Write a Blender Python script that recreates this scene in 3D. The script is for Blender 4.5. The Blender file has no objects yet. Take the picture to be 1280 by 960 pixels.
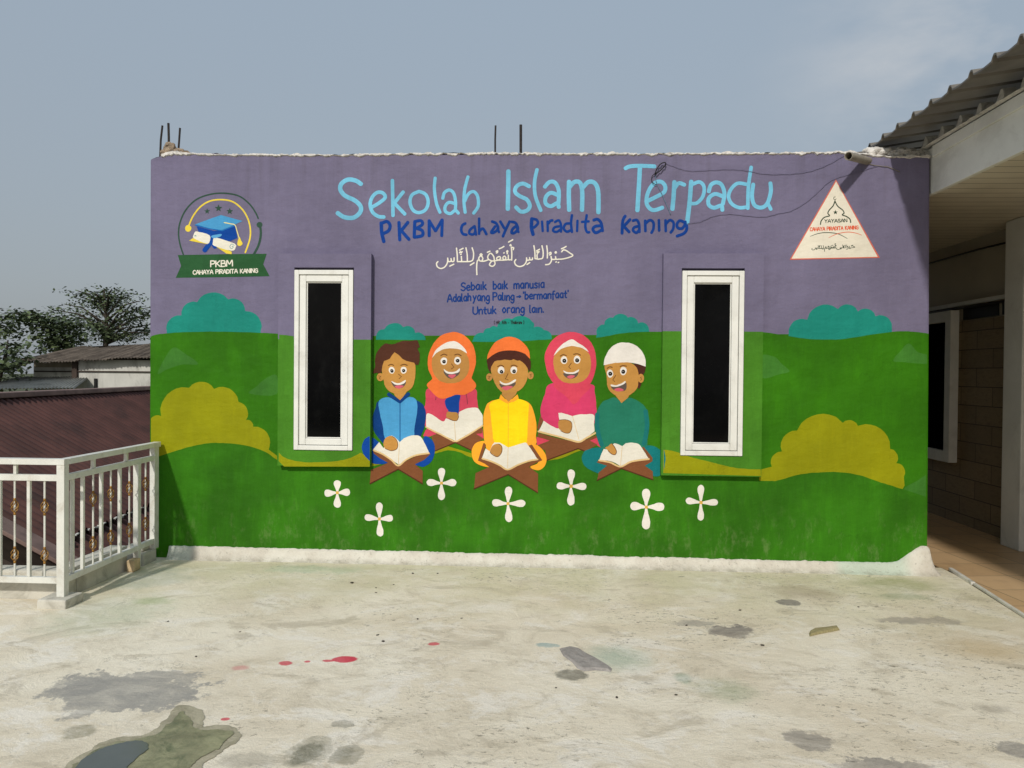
import bpy, bmesh, math, random
from math import sin, cos, pi, radians, tan, atan2
from mathutils import Vector, Matrix
from mathutils.geometry import tessellate_polygon
from mathutils import noise as mnoise

rnd = random.Random(7)
SC = bpy.context.scene
COL = SC.collection

# ------------------------------------------------------------------ camera
CAM = Vector((0, 0, 1.5))
RM = (Matrix.Rotation(radians(2.8), 3, 'Z') @ Matrix.Rotation(pi/2 + radians(-.78), 3, 'X')
      @ Matrix.Rotation(radians(.5), 3, 'Z'))
cd = bpy.data.cameras.new('camera'); cam = bpy.data.objects.new('camera', cd); COL.objects.link(cam)
cd.sensor_width = 36; cd.lens = 27; cd.clip_start = .05; cd.clip_end = 2000
cam.matrix_world = Matrix.Translation(CAM) @ RM.to_4x4()
SC.camera = cam

# ------------------------------------------------------------------ sky and sun
SUN = Vector((.22, 1, -.72)).normalized()
w = bpy.data.worlds.new('World'); SC.world = w; w.use_nodes = True
nt = w.node_tree; nt.nodes.clear()
N = nt.nodes.new; L = nt.links.new
out = N('ShaderNodeOutputWorld'); bg = N('ShaderNodeBackground'); sky = N('ShaderNodeTexSky')
sky.sky_type = 'NISHITA'; sky.sun_disc = False
sky.sun_elevation = math.asin(-SUN.z); sky.sun_rotation = atan2(-SUN.x, -SUN.y)
sky.air_density = 1.3; sky.dust_density = 4; sky.ozone_density = 1.5; sky.altitude = 200
SKY_S = .12
hs = N('ShaderNodeHueSaturation'); hs.inputs['Saturation'].default_value = .8
L(sky.outputs[0], hs.inputs['Color'])
# thin smog veil: even grey mixed with the clear sky, denser towards the horizon, plus faint cloud
tc = N('ShaderNodeTexCoord'); sp = N('ShaderNodeSeparateXYZ'); L(tc.outputs['Generated'], sp.inputs[0])
mr = N('ShaderNodeMapRange'); mr.inputs[1].default_value = -.05; mr.inputs[2].default_value = .55
L(sp.outputs[2], mr.inputs[0])
vc = N('ShaderNodeMix'); vc.data_type = 'RGBA'
vc.inputs[6].default_value = (.315/SKY_S, .340/SKY_S, .366/SKY_S, 1)
vc.inputs[7].default_value = (.35/SKY_S, .435/SKY_S, .525/SKY_S, 1)
L(mr.outputs[0], vc.inputs[0])
mx = N('ShaderNodeMix'); mx.data_type = 'RGBA'; mx.inputs[0].default_value = .8
L(hs.outputs[0], mx.inputs[6]); L(vc.outputs[2], mx.inputs[7])
mp = N('ShaderNodeMapping'); mp.inputs['Scale'].default_value = (1, 1, 2.4); mp.inputs['Location'].default_value = (.35, .1, .25)
L(tc.outputs['Generated'], mp.inputs[0])
cn = N('ShaderNodeTexNoise'); cn.inputs['Scale'].default_value = 3.2; cn.inputs['Detail'].default_value = 7
cn.inputs['Roughness'].default_value = .55; L(mp.outputs[0], cn.inputs['Vector'])
cr = N('ShaderNodeMapRange'); cr.inputs[1].default_value = .45; cr.inputs[2].default_value = .64
cr.inputs[3].default_value = 0; cr.inputs[4].default_value = .7; L(cn.outputs[0], cr.inputs[0])
cx = N('ShaderNodeMapRange'); cx.interpolation_type = 'SMOOTHSTEP'   # the cloud bank stands to the east
cx.inputs[1].default_value = .2; cx.inputs[2].default_value = .46; L(sp.outputs[0], cx.inputs[0])
cm = N('ShaderNodeMath'); cm.operation = 'MULTIPLY'; L(cr.outputs[0], cm.inputs[0]); L(cx.outputs[0], cm.inputs[1])
mc = N('ShaderNodeMix'); mc.data_type = 'RGBA'; mc.inputs[7].default_value = (.62/SKY_S, .62/SKY_S, .62/SKY_S, 1)
L(cm.outputs[0], mc.inputs[0]); L(mx.outputs[2], mc.inputs[6])
L(mc.outputs[2], bg.inputs[0]); bg.inputs[1].default_value = SKY_S; L(bg.outputs[0], out.inputs[0])
ld = bpy.data.lights.new('sun', 'SUN'); ld.energy = 2.5; ld.angle = radians(2.4); ld.color = (1, .96, .89)
lo = bpy.data.objects.new('sun', ld); COL.objects.link(lo)
lo.rotation_euler = SUN.to_track_quat('-Z', 'Y').to_euler(); lo.location = (-5, -20, 15)
vs = SC.view_settings; vs.view_transform = 'Standard'; vs.look = 'None'; vs.exposure = .05; vs.gamma = 1; vs.use_curve_mapping = False

# ------------------------------------------------------------------ helpers
def ray(px, py):                       # direction of a point seen in the 1280 x 960 picture
    return RM @ Vector(((px-640)/960, -(py-480)/960, -1))
def at(px, py, axis, v):
    d = ray(px, py); return CAM + d*((v-CAM[axis])/d[axis])
GZ = -.1
def gnd(px, py, z=GZ): return at(px, py, 2, z)
WY = 6.4                               # the painted wall stands in the plane y = WY
SUR = .066                             # how far the window surrounds stand out

def lin(c):
    c = c/255; return c/12.92 if c <= .04045 else ((c+.055)/1.055)**2.4

def nodes(m):
    m.use_nodes = True; t = m.node_tree; t.nodes.clear()
    o = t.nodes.new('ShaderNodeOutputMaterial'); b = t.nodes.new('ShaderNodeBsdfPrincipled')
    t.links.new(b.outputs[0], o.inputs[0]); return t, b
def tnoise(t, vec, scale, detail=4, rough=.55, mapscale=None, dist=0):
    n = t.nodes.new('ShaderNodeTexNoise'); n.inputs['Scale'].default_value = scale
    n.inputs['Detail'].default_value = detail; n.inputs['Roughness'].default_value = rough
    n.inputs['Distortion'].default_value = dist
    if mapscale:
        mp = t.nodes.new('ShaderNodeMapping'); mp.inputs['Scale'].default_value = mapscale
        t.links.new(vec, mp.inputs[0]); vec = mp.outputs[0]
    t.links.new(vec, n.inputs['Vector']); return n.outputs[0]
def trange(t, v, a, b, c=0, d=1, smooth=True):
    n = t.nodes.new('ShaderNodeMapRange')
    if smooth: n.interpolation_type = 'SMOOTHSTEP'
    for i, x in enumerate((a, b, c, d)): n.inputs[i+1].default_value = x
    t.links.new(v, n.inputs[0]); return n.outputs[0]
def tmix(t, f, a, b, mode='MIX'):
    n = t.nodes.new('ShaderNodeMix'); n.data_type = 'RGBA'; n.blend_type = mode
    for i, x in ((0, f), (6, a), (7, b)):
        if isinstance(x, (int, float)): n.inputs[i].default_value = x
        elif isinstance(x, tuple): n.inputs[i].default_value = x
        else: t.links.new(x, n.inputs[i])
    return n.outputs[2]
def tmath(t, op, a, b=0.):
    n = t.nodes.new('ShaderNodeMath'); n.operation = op
    for i, x in enumerate((a, b)):
        if isinstance(x, (int, float)): n.inputs[i].default_value = x
        else: t.links.new(x, n.inputs[i])
    return n.outputs[0]
def tbump(t, b, h, strength, dist=.01):
    n = t.nodes.new('ShaderNodeBump'); n.inputs['Strength'].default_value = strength; n.inputs['Distance'].default_value = dist
    t.links.new(h, n.inputs['Height'])
    if b.inputs['Normal'].is_linked:
        t.links.new(b.inputs['Normal'].links[0].from_socket, n.inputs['Normal'])
    t.links.new(n.outputs[0], b.inputs['Normal'])
def tco(t):
    g = t.nodes.new('ShaderNodeNewGeometry'); return g.outputs['Position']
def rgba(c, k=1.): return (lin(c[0])*k, lin(c[1])*k, lin(c[2])*k, 1)
def sc4(c, k): return (c[0]*k, c[1]*k, c[2]*k, 1)

MATS = {}
KW = 1.0                              # albedo of a paint per lit value seen on this wall
def paint(name, rgb, var=.10, rough=.72):
    """brushed emulsion on trowelled plaster"""
    if name in MATS: return MATS[name]
    m = bpy.data.materials.new(name); MATS[name] = m; t, b = nodes(m); p = tco(t)
    base = rgba(rgb, KW)
    c = base
    n1 = tnoise(t, p, 1.0, 5, .6, (9, 9, 2.2))          # vertical brush laps
    n2 = tnoise(t, p, 1.7, 4, .55)                       # cloudy coverage
    n3 = tnoise(t, p, 1., 4, .6, (60, 60, 7), .8)           # bristle streaks
    n4 = tnoise(t, p, 1., 6, .7, (22, 22, 3.5), .6)      # thin second coat
    c = tmix(t, trange(t, n2, .3, .7), sc4(base, 1-var*1.25), sc4(base, 1+var*1.25))
    c = tmix(t, trange(t, n1, .4, .72), c, tmix(t, 1., c, (1+var*1.0, 1+var*1.0, 1+var*.9, 1), 'MULTIPLY'))
    c = tmix(t, trange(t, n3, .3, .75), c, tmix(t, 1., c, (1-var*.5, 1-var*.5, 1-var*.5, 1), 'MULTIPLY'))
    c = tmix(t, trange(t, n4, .54, .68, 0, .5), c, tmix(t, 1., c, (1+var*1.5, 1+var*1.4, 1+var*1.2, 1), 'MULTIPLY'))
    s = t.nodes.new('ShaderNodeSeparateXYZ'); t.links.new(p, s.inputs[0])
    run = tmath(t, 'MULTIPLY', trange(t, s.outputs[2], 2.55, 3.3), trange(t, tnoise(t, p, 1., 6, .65, (11, 11, .5)), .5, .72, 0, .2))
    c = tmix(t, run, c, rgba((70, 66, 68)))
    spl = tmath(t, 'MULTIPLY', trange(t, s.outputs[2], .05, .55, 1, 0), trange(t, tnoise(t, p, 1., 8, .72, (14, 14, 7)), .5, .72, 0, .22))
    c = tmix(t, spl, c, rgba((150, 158, 112)))
    ck = t.nodes.new('ShaderNodeTexVoronoi'); ck.feature = 'DISTANCE_TO_EDGE'; ck.inputs['Scale'].default_value = .9
    cw = t.nodes.new('ShaderNodeVectorMath'); cw.operation = 'MULTIPLY_ADD'; cw.inputs[1].default_value = (.7, .7, .7)
    cwn = t.nodes.new('ShaderNodeTexNoise'); cwn.inputs['Scale'].default_value = 2.2; cwn.inputs['Detail'].default_value = 8; cwn.inputs['Roughness'].default_value = .65
    t.links.new(p, cwn.inputs['Vector']); t.links.new(cwn.outputs[1], cw.inputs[0]); t.links.new(p, cw.inputs[2]); t.links.new(cw.outputs[0], ck.inputs['Vector'])
    crk = tmath(t, 'MULTIPLY', trange(t, ck.outputs['Distance'], 0, .004, .45, 0), trange(t, tnoise(t, p, 1.1, 3), .52, .62))
    c = tmix(t, crk, c, sc4(base, .55))
    t.links.new(c, b.inputs['Base Color']); b.inputs['Roughness'].default_value = rough
    b.inputs['Specular IOR Level'].default_value = .14
    tbump(t, b, tnoise(t, p, 55, 5, .65), .1, .006)
    tbump(t, b, tnoise(t, p, 5, 5, .55, (1, 1, 1.5)), .5, .035)
    return m

def mat(name, rgb, rough=.7, var=.12, scale=4, bump=.2, bscale=40, spec=.4, metal=0, stretch=(1, 1, 1), dirt=None, dirtamt=.4, k=1.):
    if name in MATS: return MATS[name]
    m = bpy.data.materials.new(name); MATS[name] = m; t, b = nodes(m); p = tco(t)
    base = rgba(rgb, k)
    n = tnoise(t, p, scale, 6, .6, stretch)
    c = tmix(t, trange(t, n, .28, .72), sc4(base, 1-var), sc4(base, 1+var))
    if dirt:
        d = tnoise(t, p, scale*.7, 8, .68, tuple(s*1.3 for s in stretch), .6)
        c = tmix(t, trange(t, d, .48, .72, 0, dirtamt), c, rgba(dirt))
    t.links.new(c, b.inputs['Base Color']); b.inputs['Roughness'].default_value = rough
    b.inputs['Specular IOR Level'].default_value = spec; b.inputs['Metallic'].default_value = metal
    if bump: tbump(t, b, tnoise(t, p, bscale, 5, .6, stretch), bump, .01)
    return m

class MB:
    def __init__(s): s.v = []; s.f = []; s.mi = []; s.cur = 0
    def add(s, vs, fs):
        o = len(s.v); s.v += [tuple(v) for v in vs]; s.f += [tuple(i+o for i in f) for f in fs]; s.mi += [s.cur]*len(fs)
    def box(s, x0, x1, y0, y1, z0, z1):
        s.add([(x0,y0,z0),(x1,y0,z0),(x1,y1,z0),(x0,y1,z0),(x0,y0,z1),(x1,y0,z1),(x1,y1,z1),(x0,y1,z1)],
              [(0,3,2,1),(4,5,6,7),(0,1,5,4),(1,2,6,5),(2,3,7,6),(3,0,4,7)])
    def tube(s, pts, r, n=8, caps=True):
        pts = [Vector(p) for p in pts]; rs = r if isinstance(r, (list, tuple)) else [r]*len(pts)
        vs = []; up = None
        for i, p in enumerate(pts):
            d = (pts[min(i+1, len(pts)-1)] - pts[max(i-1, 0)]).normalized()
            if up is None: up = Vector((0,0,1)) if abs(d.z) < .9 else Vector((1,0,0))
            a = d.cross(up); a.normalize(); b_ = a.cross(d); up = b_
            for k in range(n):
                q = 2*pi*k/n + pi/n; vs.append(p + (a*cos(q)+b_*sin(q))*rs[i])
        fs = [(i*n+k, i*n+(k+1)%n, (i+1)*n+(k+1)%n, (i+1)*n+k) for i in range(len(pts)-1) for k in range(n)]
        if caps: fs += [tuple(range(n))[::-1], tuple((len(pts)-1)*n+k for k in range(n))]
        s.add(vs, fs)
    def bar(s, a, b_, w, h=None):      # rectangular bar
        h = h or w; a = Vector(a); b_ = Vector(b_); d = (b_-a).normalized()
        u = Vector((0,0,1)) if abs(d.z) < .9 else Vector((0,1,0))
        x = d.cross(u).normalized()*w/2; z = x.cross(d).normalized()*h/2
        vs = [p+q for p in (a, b_) for q in (-x-z, x-z, x+z, -x+z)]
        s.add(vs, [(0,3,2,1),(4,5,6,7),(0,1,5,4),(1,2,6,5),(2,3,7,6),(3,0,4,7)])
    def build(s, name, m, parent=None, bevel=0, smooth=False):
        me = bpy.data.meshes.new(name); me.from_pydata(s.v, [], s.f)
        ms = m if isinstance(m, (list, tuple)) else [m]
        for x in ms: me.materials.append(x)
        for p, i in zip(me.polygons, s.mi): p.material_index = i
        bm = bmesh.new(); bm.from_mesh(me); bmesh.ops.recalc_face_normals(bm, faces=bm.faces)
        if bevel:
            es = [e for e in bm.edges if len(e.link_faces) == 2 and e.calc_face_angle(0) > .5]
            bmesh.ops.bevel(bm, geom=es, offset=bevel, segments=2, affect='EDGES', profile=.6)
        bm.to_mesh(me); bm.free()
        if smooth:
            for p in me.polygons: p.use_smooth = True
        o = bpy.data.objects.new(name, me); COL.objects.link(o)
        if parent: o.parent = parent
        return o
def tag(o, label, cat, group=None, kind=None):
    if label: o['label'] = label
    if cat: o['category'] = cat
    if group: o['group'] = group
    if kind: o['kind'] = kind
    return o
def thing(name, label, cat, group=None):
    o = bpy.data.objects.new(name, None); COL.objects.link(o); o.empty_display_size = .2
    return tag(o, label, cat, group)
def struct(o): o['kind'] = 'structure'; return o

def crom(pts, closed, n=6):            # Catmull-Rom through points
    P = [Vector((p[0], p[1])) for p in pts]; m = len(P); o = []
    if m < 3 and not closed: return P
    rng = range(m if closed else m-1)
    for i in rng:
        g = (lambda j: P[j % m]) if closed else (lambda j: P[max(0, min(m-1, j))])
        a, b, c, d = g(i-1), g(i), g(i+1), g(i+2)
        for k in range(n):
            t = k/n
            o.append(.5*((2*b)+(c-a)*t+(2*a-5*b+4*c-d)*t*t+(3*b-a-3*c+d)*t*t*t))
    if not closed: o.append(P[-1])
    return o

# ------------------------------------------------------------------ materials of the place
M = dict(
    rail=mat('white_enamel', (214, 213, 204), .45, .07, 9, .08, 60, dirt=(150, 130, 100), dirtamt=.35),
    gold=mat('gold_paint', (150, 108, 42), .4, .2, 30, .1, 80, .5, .35),
    upvc=mat('white_window_frame', (220, 219, 212), .4, .05, 5, .05, 60, dirt=(160, 153, 138), dirtamt=.32, k=1.03),
    glass=mat('dark_window_glass', (8, 8, 9), .06, .3, 3, 0, spec=.09, dirt=(30, 30, 29), dirtamt=.35),  # grey dust mottle doubles as faint reflections painted into the glass colour
    gasket=mat('black_gasket_and_gap_shade', (14, 14, 14), .7, .1, 9, 0),
    cement=mat('rough_mortar', (208, 203, 196), .95, .2, 22, .9, 60, .2, dirt=(84, 78, 74), dirtamt=.7, k=1.0),
    block=mat('broken_blockwork', (150, 132, 112), .95, .3, 25, .9, 50, .2, dirt=(70, 60, 52), dirtamt=.8),
    rebar=mat('rusty_steel', (48, 42, 40), .8, .3, 40, .6, 150, .3),
    kerb=mat('whitewashed_kerb', (196, 192, 180), .9, .1, 6, .35, 40, .2, dirt=(130, 125, 112), dirtamt=.55),
    brown=mat('brown_corrugated_sheet', (74, 46, 41), .65, .28, 1.6, .05, 40, .3, dirt=(44, 31, 29), dirtamt=.75),
    brown2=mat('faded_brown_flashing', (128, 104, 96), .7, .2, 2.5, .1, 40, .3, dirt=(66, 54, 50), dirtamt=.6),
    greenroof=mat('dull_green_sheet', (58, 66, 58), .7, .2, 3, .1, 40, .3, dirt=(30, 32, 30), dirtamt=.6),
    oldroof=mat('weathered_asbestos_roof', (112, 100, 88), .95, .25, 2.2, .4, 30, .2, dirt=(62, 52, 46), dirtamt=.85),
    leanroof=mat('grey_lean_to_sheet', (140, 140, 134), .8, .15, 2, .2, 30, .3, dirt=(84, 82, 76), dirtamt=.6),
    whitewash=mat('stained_whitewash', (198, 196, 188), .95, .14, 1.1, .2, 20, .2, dirt=(92, 88, 80), dirtamt=.75, stretch=(1, 1, .5)),
    rust=mat('rusty_lintel', (70, 60, 54), .9, .2, 5, .2, 30, .2),
    porchwhite=mat('porch_white_paint', (220, 218, 210), .7, .06, 2.5, .1, 30, .3, dirt=(160, 154, 142), dirtamt=.3),
    porchwall=mat('porch_wall_paint', (176, 166, 147), .8, .06, 1.4, .12, 30, .3, dirt=(150, 140, 122), dirtamt=.35),
    metal=mat('underside_roof_sheet', (108, 103, 95), .5, .14, 2.5, .06, 30, .45, dirt=(58, 52, 46), dirtamt=.55),
    scallop=mat('grey_mortar_flashing', (190, 186, 178), .95, .2, 14, .7, 50, .2, dirt=(88, 84, 78), dirtamt=.6),
    pvc=mat('weathered_plastic_pipe', (146, 138, 124), .6, .12, 9, .1, 40, .35, dirt=(96, 88, 76), dirtamt=.6),
    black=mat('black_cable', (24, 23, 22), .6, .1, 20, 0),
    chip=mat('grey_mortar_chip', (158, 152, 146), .95, .16, 16, .6, 60, .2, dirt=(92, 88, 86), dirtamt=.4),
    wood=mat('greenish_wood', (156, 146, 108), .85, .2, 30, .4, 90, .2, stretch=(1, 6, 1)),
    crumb=mat('dark_grit', (62, 56, 46), .95, .3, 40, .3, 90, .2),
    leaf_dark=mat('dark_leaf', (70, 82, 56), .6, .35, 3, 0, spec=.3),  # both leaf tones lightened a little, putting distance haze into the colour
    leaf_mid=mat('mid_leaf', (92, 104, 70), .6, .35, 3, 0, spec=.3),
    bark=mat('grey_bark', (60, 54, 47), .95, .2, 8, .4, 30, .2),
    earth=mat('distant_ground', (88, 92, 72), 1, .3, .2, 0, spec=.1),
    strip=mat('aluminium_strip', (214, 210, 200), .5, .1, 8, .1, 60, .5, 0, dirt=(110, 104, 96), dirtamt=.6),
)

def soffit_mat():
    m = bpy.data.materials.new('pvc_soffit_boards'); t, b = nodes(m); p = tco(t)
    s = t.nodes.new('ShaderNodeSeparateXYZ'); t.links.new(p, s.inputs[0])
    f = tmath(t, 'FRACT', tmath(t, 'MULTIPLY', s.outputs[1], 6.2))
    g = tmath(t, 'GREATER_THAN', f, .93)
    base = rgba((206, 197, 177)); c = tmix(t, trange(t, tnoise(t, p, 2, 4), .3, .7), sc4(base, .9), sc4(base, 1.08))
    c = tmix(t, g, c, rgba((120, 108, 90))); t.links.new(c, b.inputs['Base Color']); b.inputs['Roughness'].default_value = .45
    tbump(t, b, tmath(t, 'SUBTRACT', 1., g), .4, .01); return m
def stone_mat():
    m = bpy.data.materials.new('sandstone_cladding'); t, b = nodes(m); p = tco(t)
    s = t.nodes.new('ShaderNodeSeparateXYZ'); t.links.new(p, s.inputs[0])
    cb = t.nodes.new('ShaderNodeCombineXYZ'); t.links.new(s.outputs[1], cb.inputs[0]); t.links.new(s.outputs[2], cb.inputs[1])
    br = t.nodes.new('ShaderNodeTexBrick'); t.links.new(cb.outputs[0], br.inputs['Vector'])
    br.inputs['Scale'].default_value = 1; br.inputs['Brick Width'].default_value = .6; br.inputs['Row Height'].default_value = .2
    br.inputs['Mortar Size'].default_value = .006; br.inputs['Mortar Smooth'].default_value = .3; br.inputs['Bias'].default_value = 0
    br.inputs['Color1'].default_value = rgba((144, 124, 92)); br.inputs['Color2'].default_value = rgba((124, 106, 78)); br.inputs['Mortar'].default_value = rgba((72, 56, 40))
    v = tnoise(t, p, 3, 5, .6, (1, 3, 10), 1.5)
    c = tmix(t, trange(t, v, .4, .75, 0, .55), br.outputs['Color'], rgba((96, 76, 54)))
    t.links.new(c, b.inputs['Base Color']); b.inputs['Roughness'].default_value = .8
    tbump(t, b, br.outputs['Fac'], -.4, .01); return m
def tile_mat():
    m = bpy.data.materials.new('terracotta_floor_tiles'); t, b = nodes(m); p = tco(t)
    br = t.nodes.new('ShaderNodeTexBrick'); mp = t.nodes.new('ShaderNodeMapping'); mp.inputs['Rotation'].default_value = (0, 0, radians(-6))
    t.links.new(p, mp.inputs[0]); t.links.new(mp.outputs[0], br.inputs['Vector'])
    br.offset = 0; br.inputs['Scale'].default_value = 1; br.inputs['Brick Width'].default_value = .4; br.inputs['Row Height'].default_value = .4
    br.inputs['Mortar Size'].default_value = .004; br.inputs['Mortar Smooth'].default_value = .2
    br.inputs['Color1'].default_value = rgba((212, 178, 136)); br.inputs['Color2'].default_value = rgba((200, 166, 124)); br.inputs['Mortar'].default_value = rgba((112, 94, 76))
    c = tmix(t, trange(t, tnoise(t, p, 5, 6, .65), .45, .75, 0, .45), br.outputs['Color'], rgba((168, 136, 102)))
    t.links.new(c, b.inputs['Base Color']); b.inputs['Roughness'].default_value = .4
    tbump(t, b, br.outputs['Fac'], -.2, .005); return m
M['soffit'] = soffit_mat(); M['stone'] = stone_mat(); M['tile'] = tile_mat()

def terrace_mat():
    m = bpy.data.materials.new('worn_concrete_terrace'); t, b = nodes(m); p = tco(t)
    c1 = rgba((190, 184, 166)); 
    big = tnoise(t, p, .75, 6, .62, None, .8)
    c = tmix(t, trange(t, big, .32, .68), rgba((229, 216, 191)), rgba((247, 238, 217)))
    mid = tnoise(t, p, 3.2, 9, .72, (1, 1.15, 1), .6)
    c = tmix(t, trange(t, mid, .46, .74, 0, .75), c, rgba((200, 187, 162)))
    pat = tnoise(t, p, 2.1, 10, .78, (.9, 1.2, 1), .5)
    c = tmix(t, trange(t, pat, .5, .6, 0, .6), c, rgba((250, 244, 232)))
    c = tmix(t, trange(t, tnoise(t, p, 2.3, 10, .74, (.85, 1.25, 1), .8), .53, .64, 0, .6), c, rgba((188, 176, 153)))
    # hairline trowel scratches and cracks
    vo = t.nodes.new('ShaderNodeTexVoronoi'); vo.feature = 'DISTANCE_TO_EDGE'; vo.inputs['Scale'].default_value = 2.3
    wv = t.nodes.new('ShaderNodeVectorMath'); wv.operation = 'MULTIPLY_ADD'; wv.inputs[1].default_value = (.9, .9, 0)
    wn_ = t.nodes.new('ShaderNodeTexNoise'); wn_.inputs['Scale'].default_value = 2.6; wn_.inputs['Detail'].default_value = 8; wn_.inputs['Roughness'].default_value = .7
    t.links.new(p, wn_.inputs['Vector']); t.links.new(wn_.outputs[1], wv.inputs[0]); t.links.new(p, wv.inputs[2]); t.links.new(wv.outputs[0], vo.inputs['Vector'])
    cr_ = tmath(t, 'MULTIPLY', trange(t, vo.outputs['Distance'], .0, .008, .8, 0), trange(t, tnoise(t, p, 1.3, 4), .5, .58))
    c = tmix(t, cr_, c, rgba((128, 120, 102)))
    # yellowish lichen tint towards the wall
    s = t.nodes.new('ShaderNodeSeparateXYZ'); t.links.new(p, s.inputs[0])
    ly = tmath(t, 'MULTIPLY', trange(t, s.outputs[1], 4.4, 6.0), trange(t, tnoise(t, p, 2.4, 8, .7), .36, .62, 0, .7))
    c = tmix(t, ly, c, rgba((216, 208, 172)))
    # fine dark grime flecks, denser to the east
    fl = tnoise(t, p, 26, 8, .74, (1, 1.6, 1), .4)
    dens = trange(t, tmath(t, 'ADD', tnoise(t, p, 1.1, 5, .65), tmath(t, 'MULTIPLY', s.outputs[0], .022)), .42, .66)
    c = tmix(t, tmath(t, 'MULTIPLY', trange(t, fl, .55, .64, 0, .9), dens), c, rgba((108, 100, 84)))
    fl2_ = tnoise(t, p, 11, 9, .8, (1, 1.5, 1), .5)
    c = tmix(t, trange(t, fl2_, .6, .68, 0, .75), c, rgba((132, 123, 106)))
    gr = tnoise(t, p, 150, 3, .6); c = tmix(t, trange(t, gr, .3, .72, 0, .26), c, rgba((160, 153, 136)))
    # stains with a shape of their own
    dn = t.nodes.new('ShaderNodeTexNoise'); dn.inputs['Scale'].default_value = 5.; dn.inputs['Detail'].default_value = 10; dn.inputs['Roughness'].default_value = .74
    t.links.new(p, dn.inputs['Vector'])
    vm = t.nodes.new('ShaderNodeVectorMath'); vm.operation = 'SUBTRACT'; vm.inputs[1].default_value = (.5, .5, .5); t.links.new(dn.outputs[1], vm.inputs[0])
    rough = .85
    def stain(c, px, py, rx, ry, col, amt, edge=.25, dist=.35, rot=0., mask=None):
        q = gnd(px, py); dep = q.y
        ax = rx*dep/960; ay = ry*dep*dep/(960*1.6)
        a = t.nodes.new('ShaderNodeVectorMath'); a.operation = 'SUBTRACT'; a.inputs[1].default_value = tuple(q); t.links.new(p, a.inputs[0])
        sc = t.nodes.new('ShaderNodeVectorMath'); sc.operation = 'SCALE'; sc.inputs['Scale'].default_value = dist*max(ax, ay)*4.2
        t.links.new(vm.outputs[0], sc.inputs[0])
        ad = t.nodes.new('ShaderNodeVectorMath'); ad.operation = 'ADD'; t.links.new(a.outputs[0], ad.inputs[0]); t.links.new(sc.outputs[0], ad.inputs[1])
        mp = t.nodes.new('ShaderNodeMapping'); mp.vector_type = 'TEXTURE'; mp.inputs['Rotation'].default_value = (0, 0, rot); mp.inputs['Scale'].default_value = (ax, ay, 1)
        t.links.new(ad.outputs[0], mp.inputs[0])
        fl_ = t.nodes.new('ShaderNodeVectorMath'); fl_.operation = 'MULTIPLY'; fl_.inputs[1].default_value = (1, 1, 0); t.links.new(mp.outputs[0], fl_.inputs[0])
        ln = t.nodes.new('ShaderNodeVectorMath'); ln.operation = 'LENGTH'; t.links.new(fl_.outputs[0], ln.inputs[0])
        f = trange(t, ln.outputs['Value'], 1-edge, 1+edge, 1, 0)
        f2 = tmath(t, 'MULTIPLY', f, trange(t, pat, .36, .66, amt, amt*(.9 if col == RED else .45)))
        return tmix(t, f2, c, rgba(col)), f
    G = (152, 149, 143); MO = (134, 129, 104); RED = (208, 34, 70); TE = (140, 178, 162)
    for a in ((160, 862, 92, 30, G, .9, .08, .5), (100, 858, 40, 12, G, .7, .1, .5),
              (912, 789, 30, 7, (120, 114, 110), .9, .12, .5), (865, 779, 26, 3.5, G, .6, .2, .4), (985, 753, 13, 4, (112, 108, 106), .9, .12, .5),
              (1150, 776, 55, 4, (150, 142, 134), .7, .2, .4), (1010, 925, 32, 12, (134, 128, 122), .85, .12, .5),
              (1105, 958, 56, 11, (138, 132, 126), .8, .12, .5), (1275, 938, 24, 9, (134, 130, 126), .85, .15, .4),
              (310, 952, 40, 10, (158, 152, 136), .6, .3, .4), (1230, 812, 40, 12, (196, 168, 116), .4, .5, .4),
              (775, 822, 34, 15, TE, .55, .6, .3), (686, 807, 14, 3, (134, 168, 168), .75, .2, .4),
              (855, 848, 10, 6, (120, 158, 140), .6, .5, .4), (905, 862, 34, 14, (142, 158, 122), .5, .6, .4),
              (1120, 730, 44, 8, (164, 166, 116), .65, .5, .4), (190, 751, 22, 4, (142, 166, 88), .65, .5, .4),
              (135, 768, 60, 26, (186, 198, 172), .5, .6, .4), (185, 722, 52, 13, (158, 172, 156), .55, .4, .4),
              (395, 712, 55, 4, (160, 186, 150), .55, .5, .4), (1130, 745, 30, 4, (128, 148, 112), .5, .5, .4),
              (717, 843, 19, 6, (92, 92, 82), .85, .2, .5), (1240, 886, 18, 6, (116, 106, 90), .5, .6, .6), (1000, 740, 40, 9, (150, 132, 108), .45, .7, .6),
              (100, 915, 21, 8, MO, .8, .25, .5), (386, 938, 26, 20, (160, 154, 134), .8, .1, .5), (383, 941, 17, 13, (108, 108, 90), .95, .2, .6), (434, 944, 22, 14, (148, 143, 124), .85, .12, .5), (430, 942, 12, 8, (128, 125, 106), .8, .4, .6),
              (430, 905, 16, 5, (138, 134, 120), .8, .2, .5),
              (431, 824, 17, 4, RED, .95, .12, .3), (410, 826, 8, 1.6, RED, .85, .15, .3), (356, 829, 8, 2.6, RED, .85, .2, .4), (384, 827, 4, 1.3, RED, .85, .2, .3), (300, 835, 10, 3, (208, 110, 116), .6, .4, .5),
              (281, 899, 6, 2, RED, .85, .15, .3), (542, 805, 7, 2, RED, .8, .2, .4)):
        c, _ = stain(c, *a)
    t.links.new(c, b.inputs['Base Color'])
    b.inputs['Roughness'].default_value = .88
    b.inputs['Specular IOR Level'].default_value = .35
    hgt = tmath(t, 'ADD', tmath(t, 'MULTIPLY', mid, .8), tmath(t, 'MULTIPLY', fl, .35))
    hgt = tmath(t, 'ADD', hgt, tmath(t, 'MULTIPLY', gr, .12))
    tbump(t, b, hgt, .5, .035)
    return m
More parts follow.
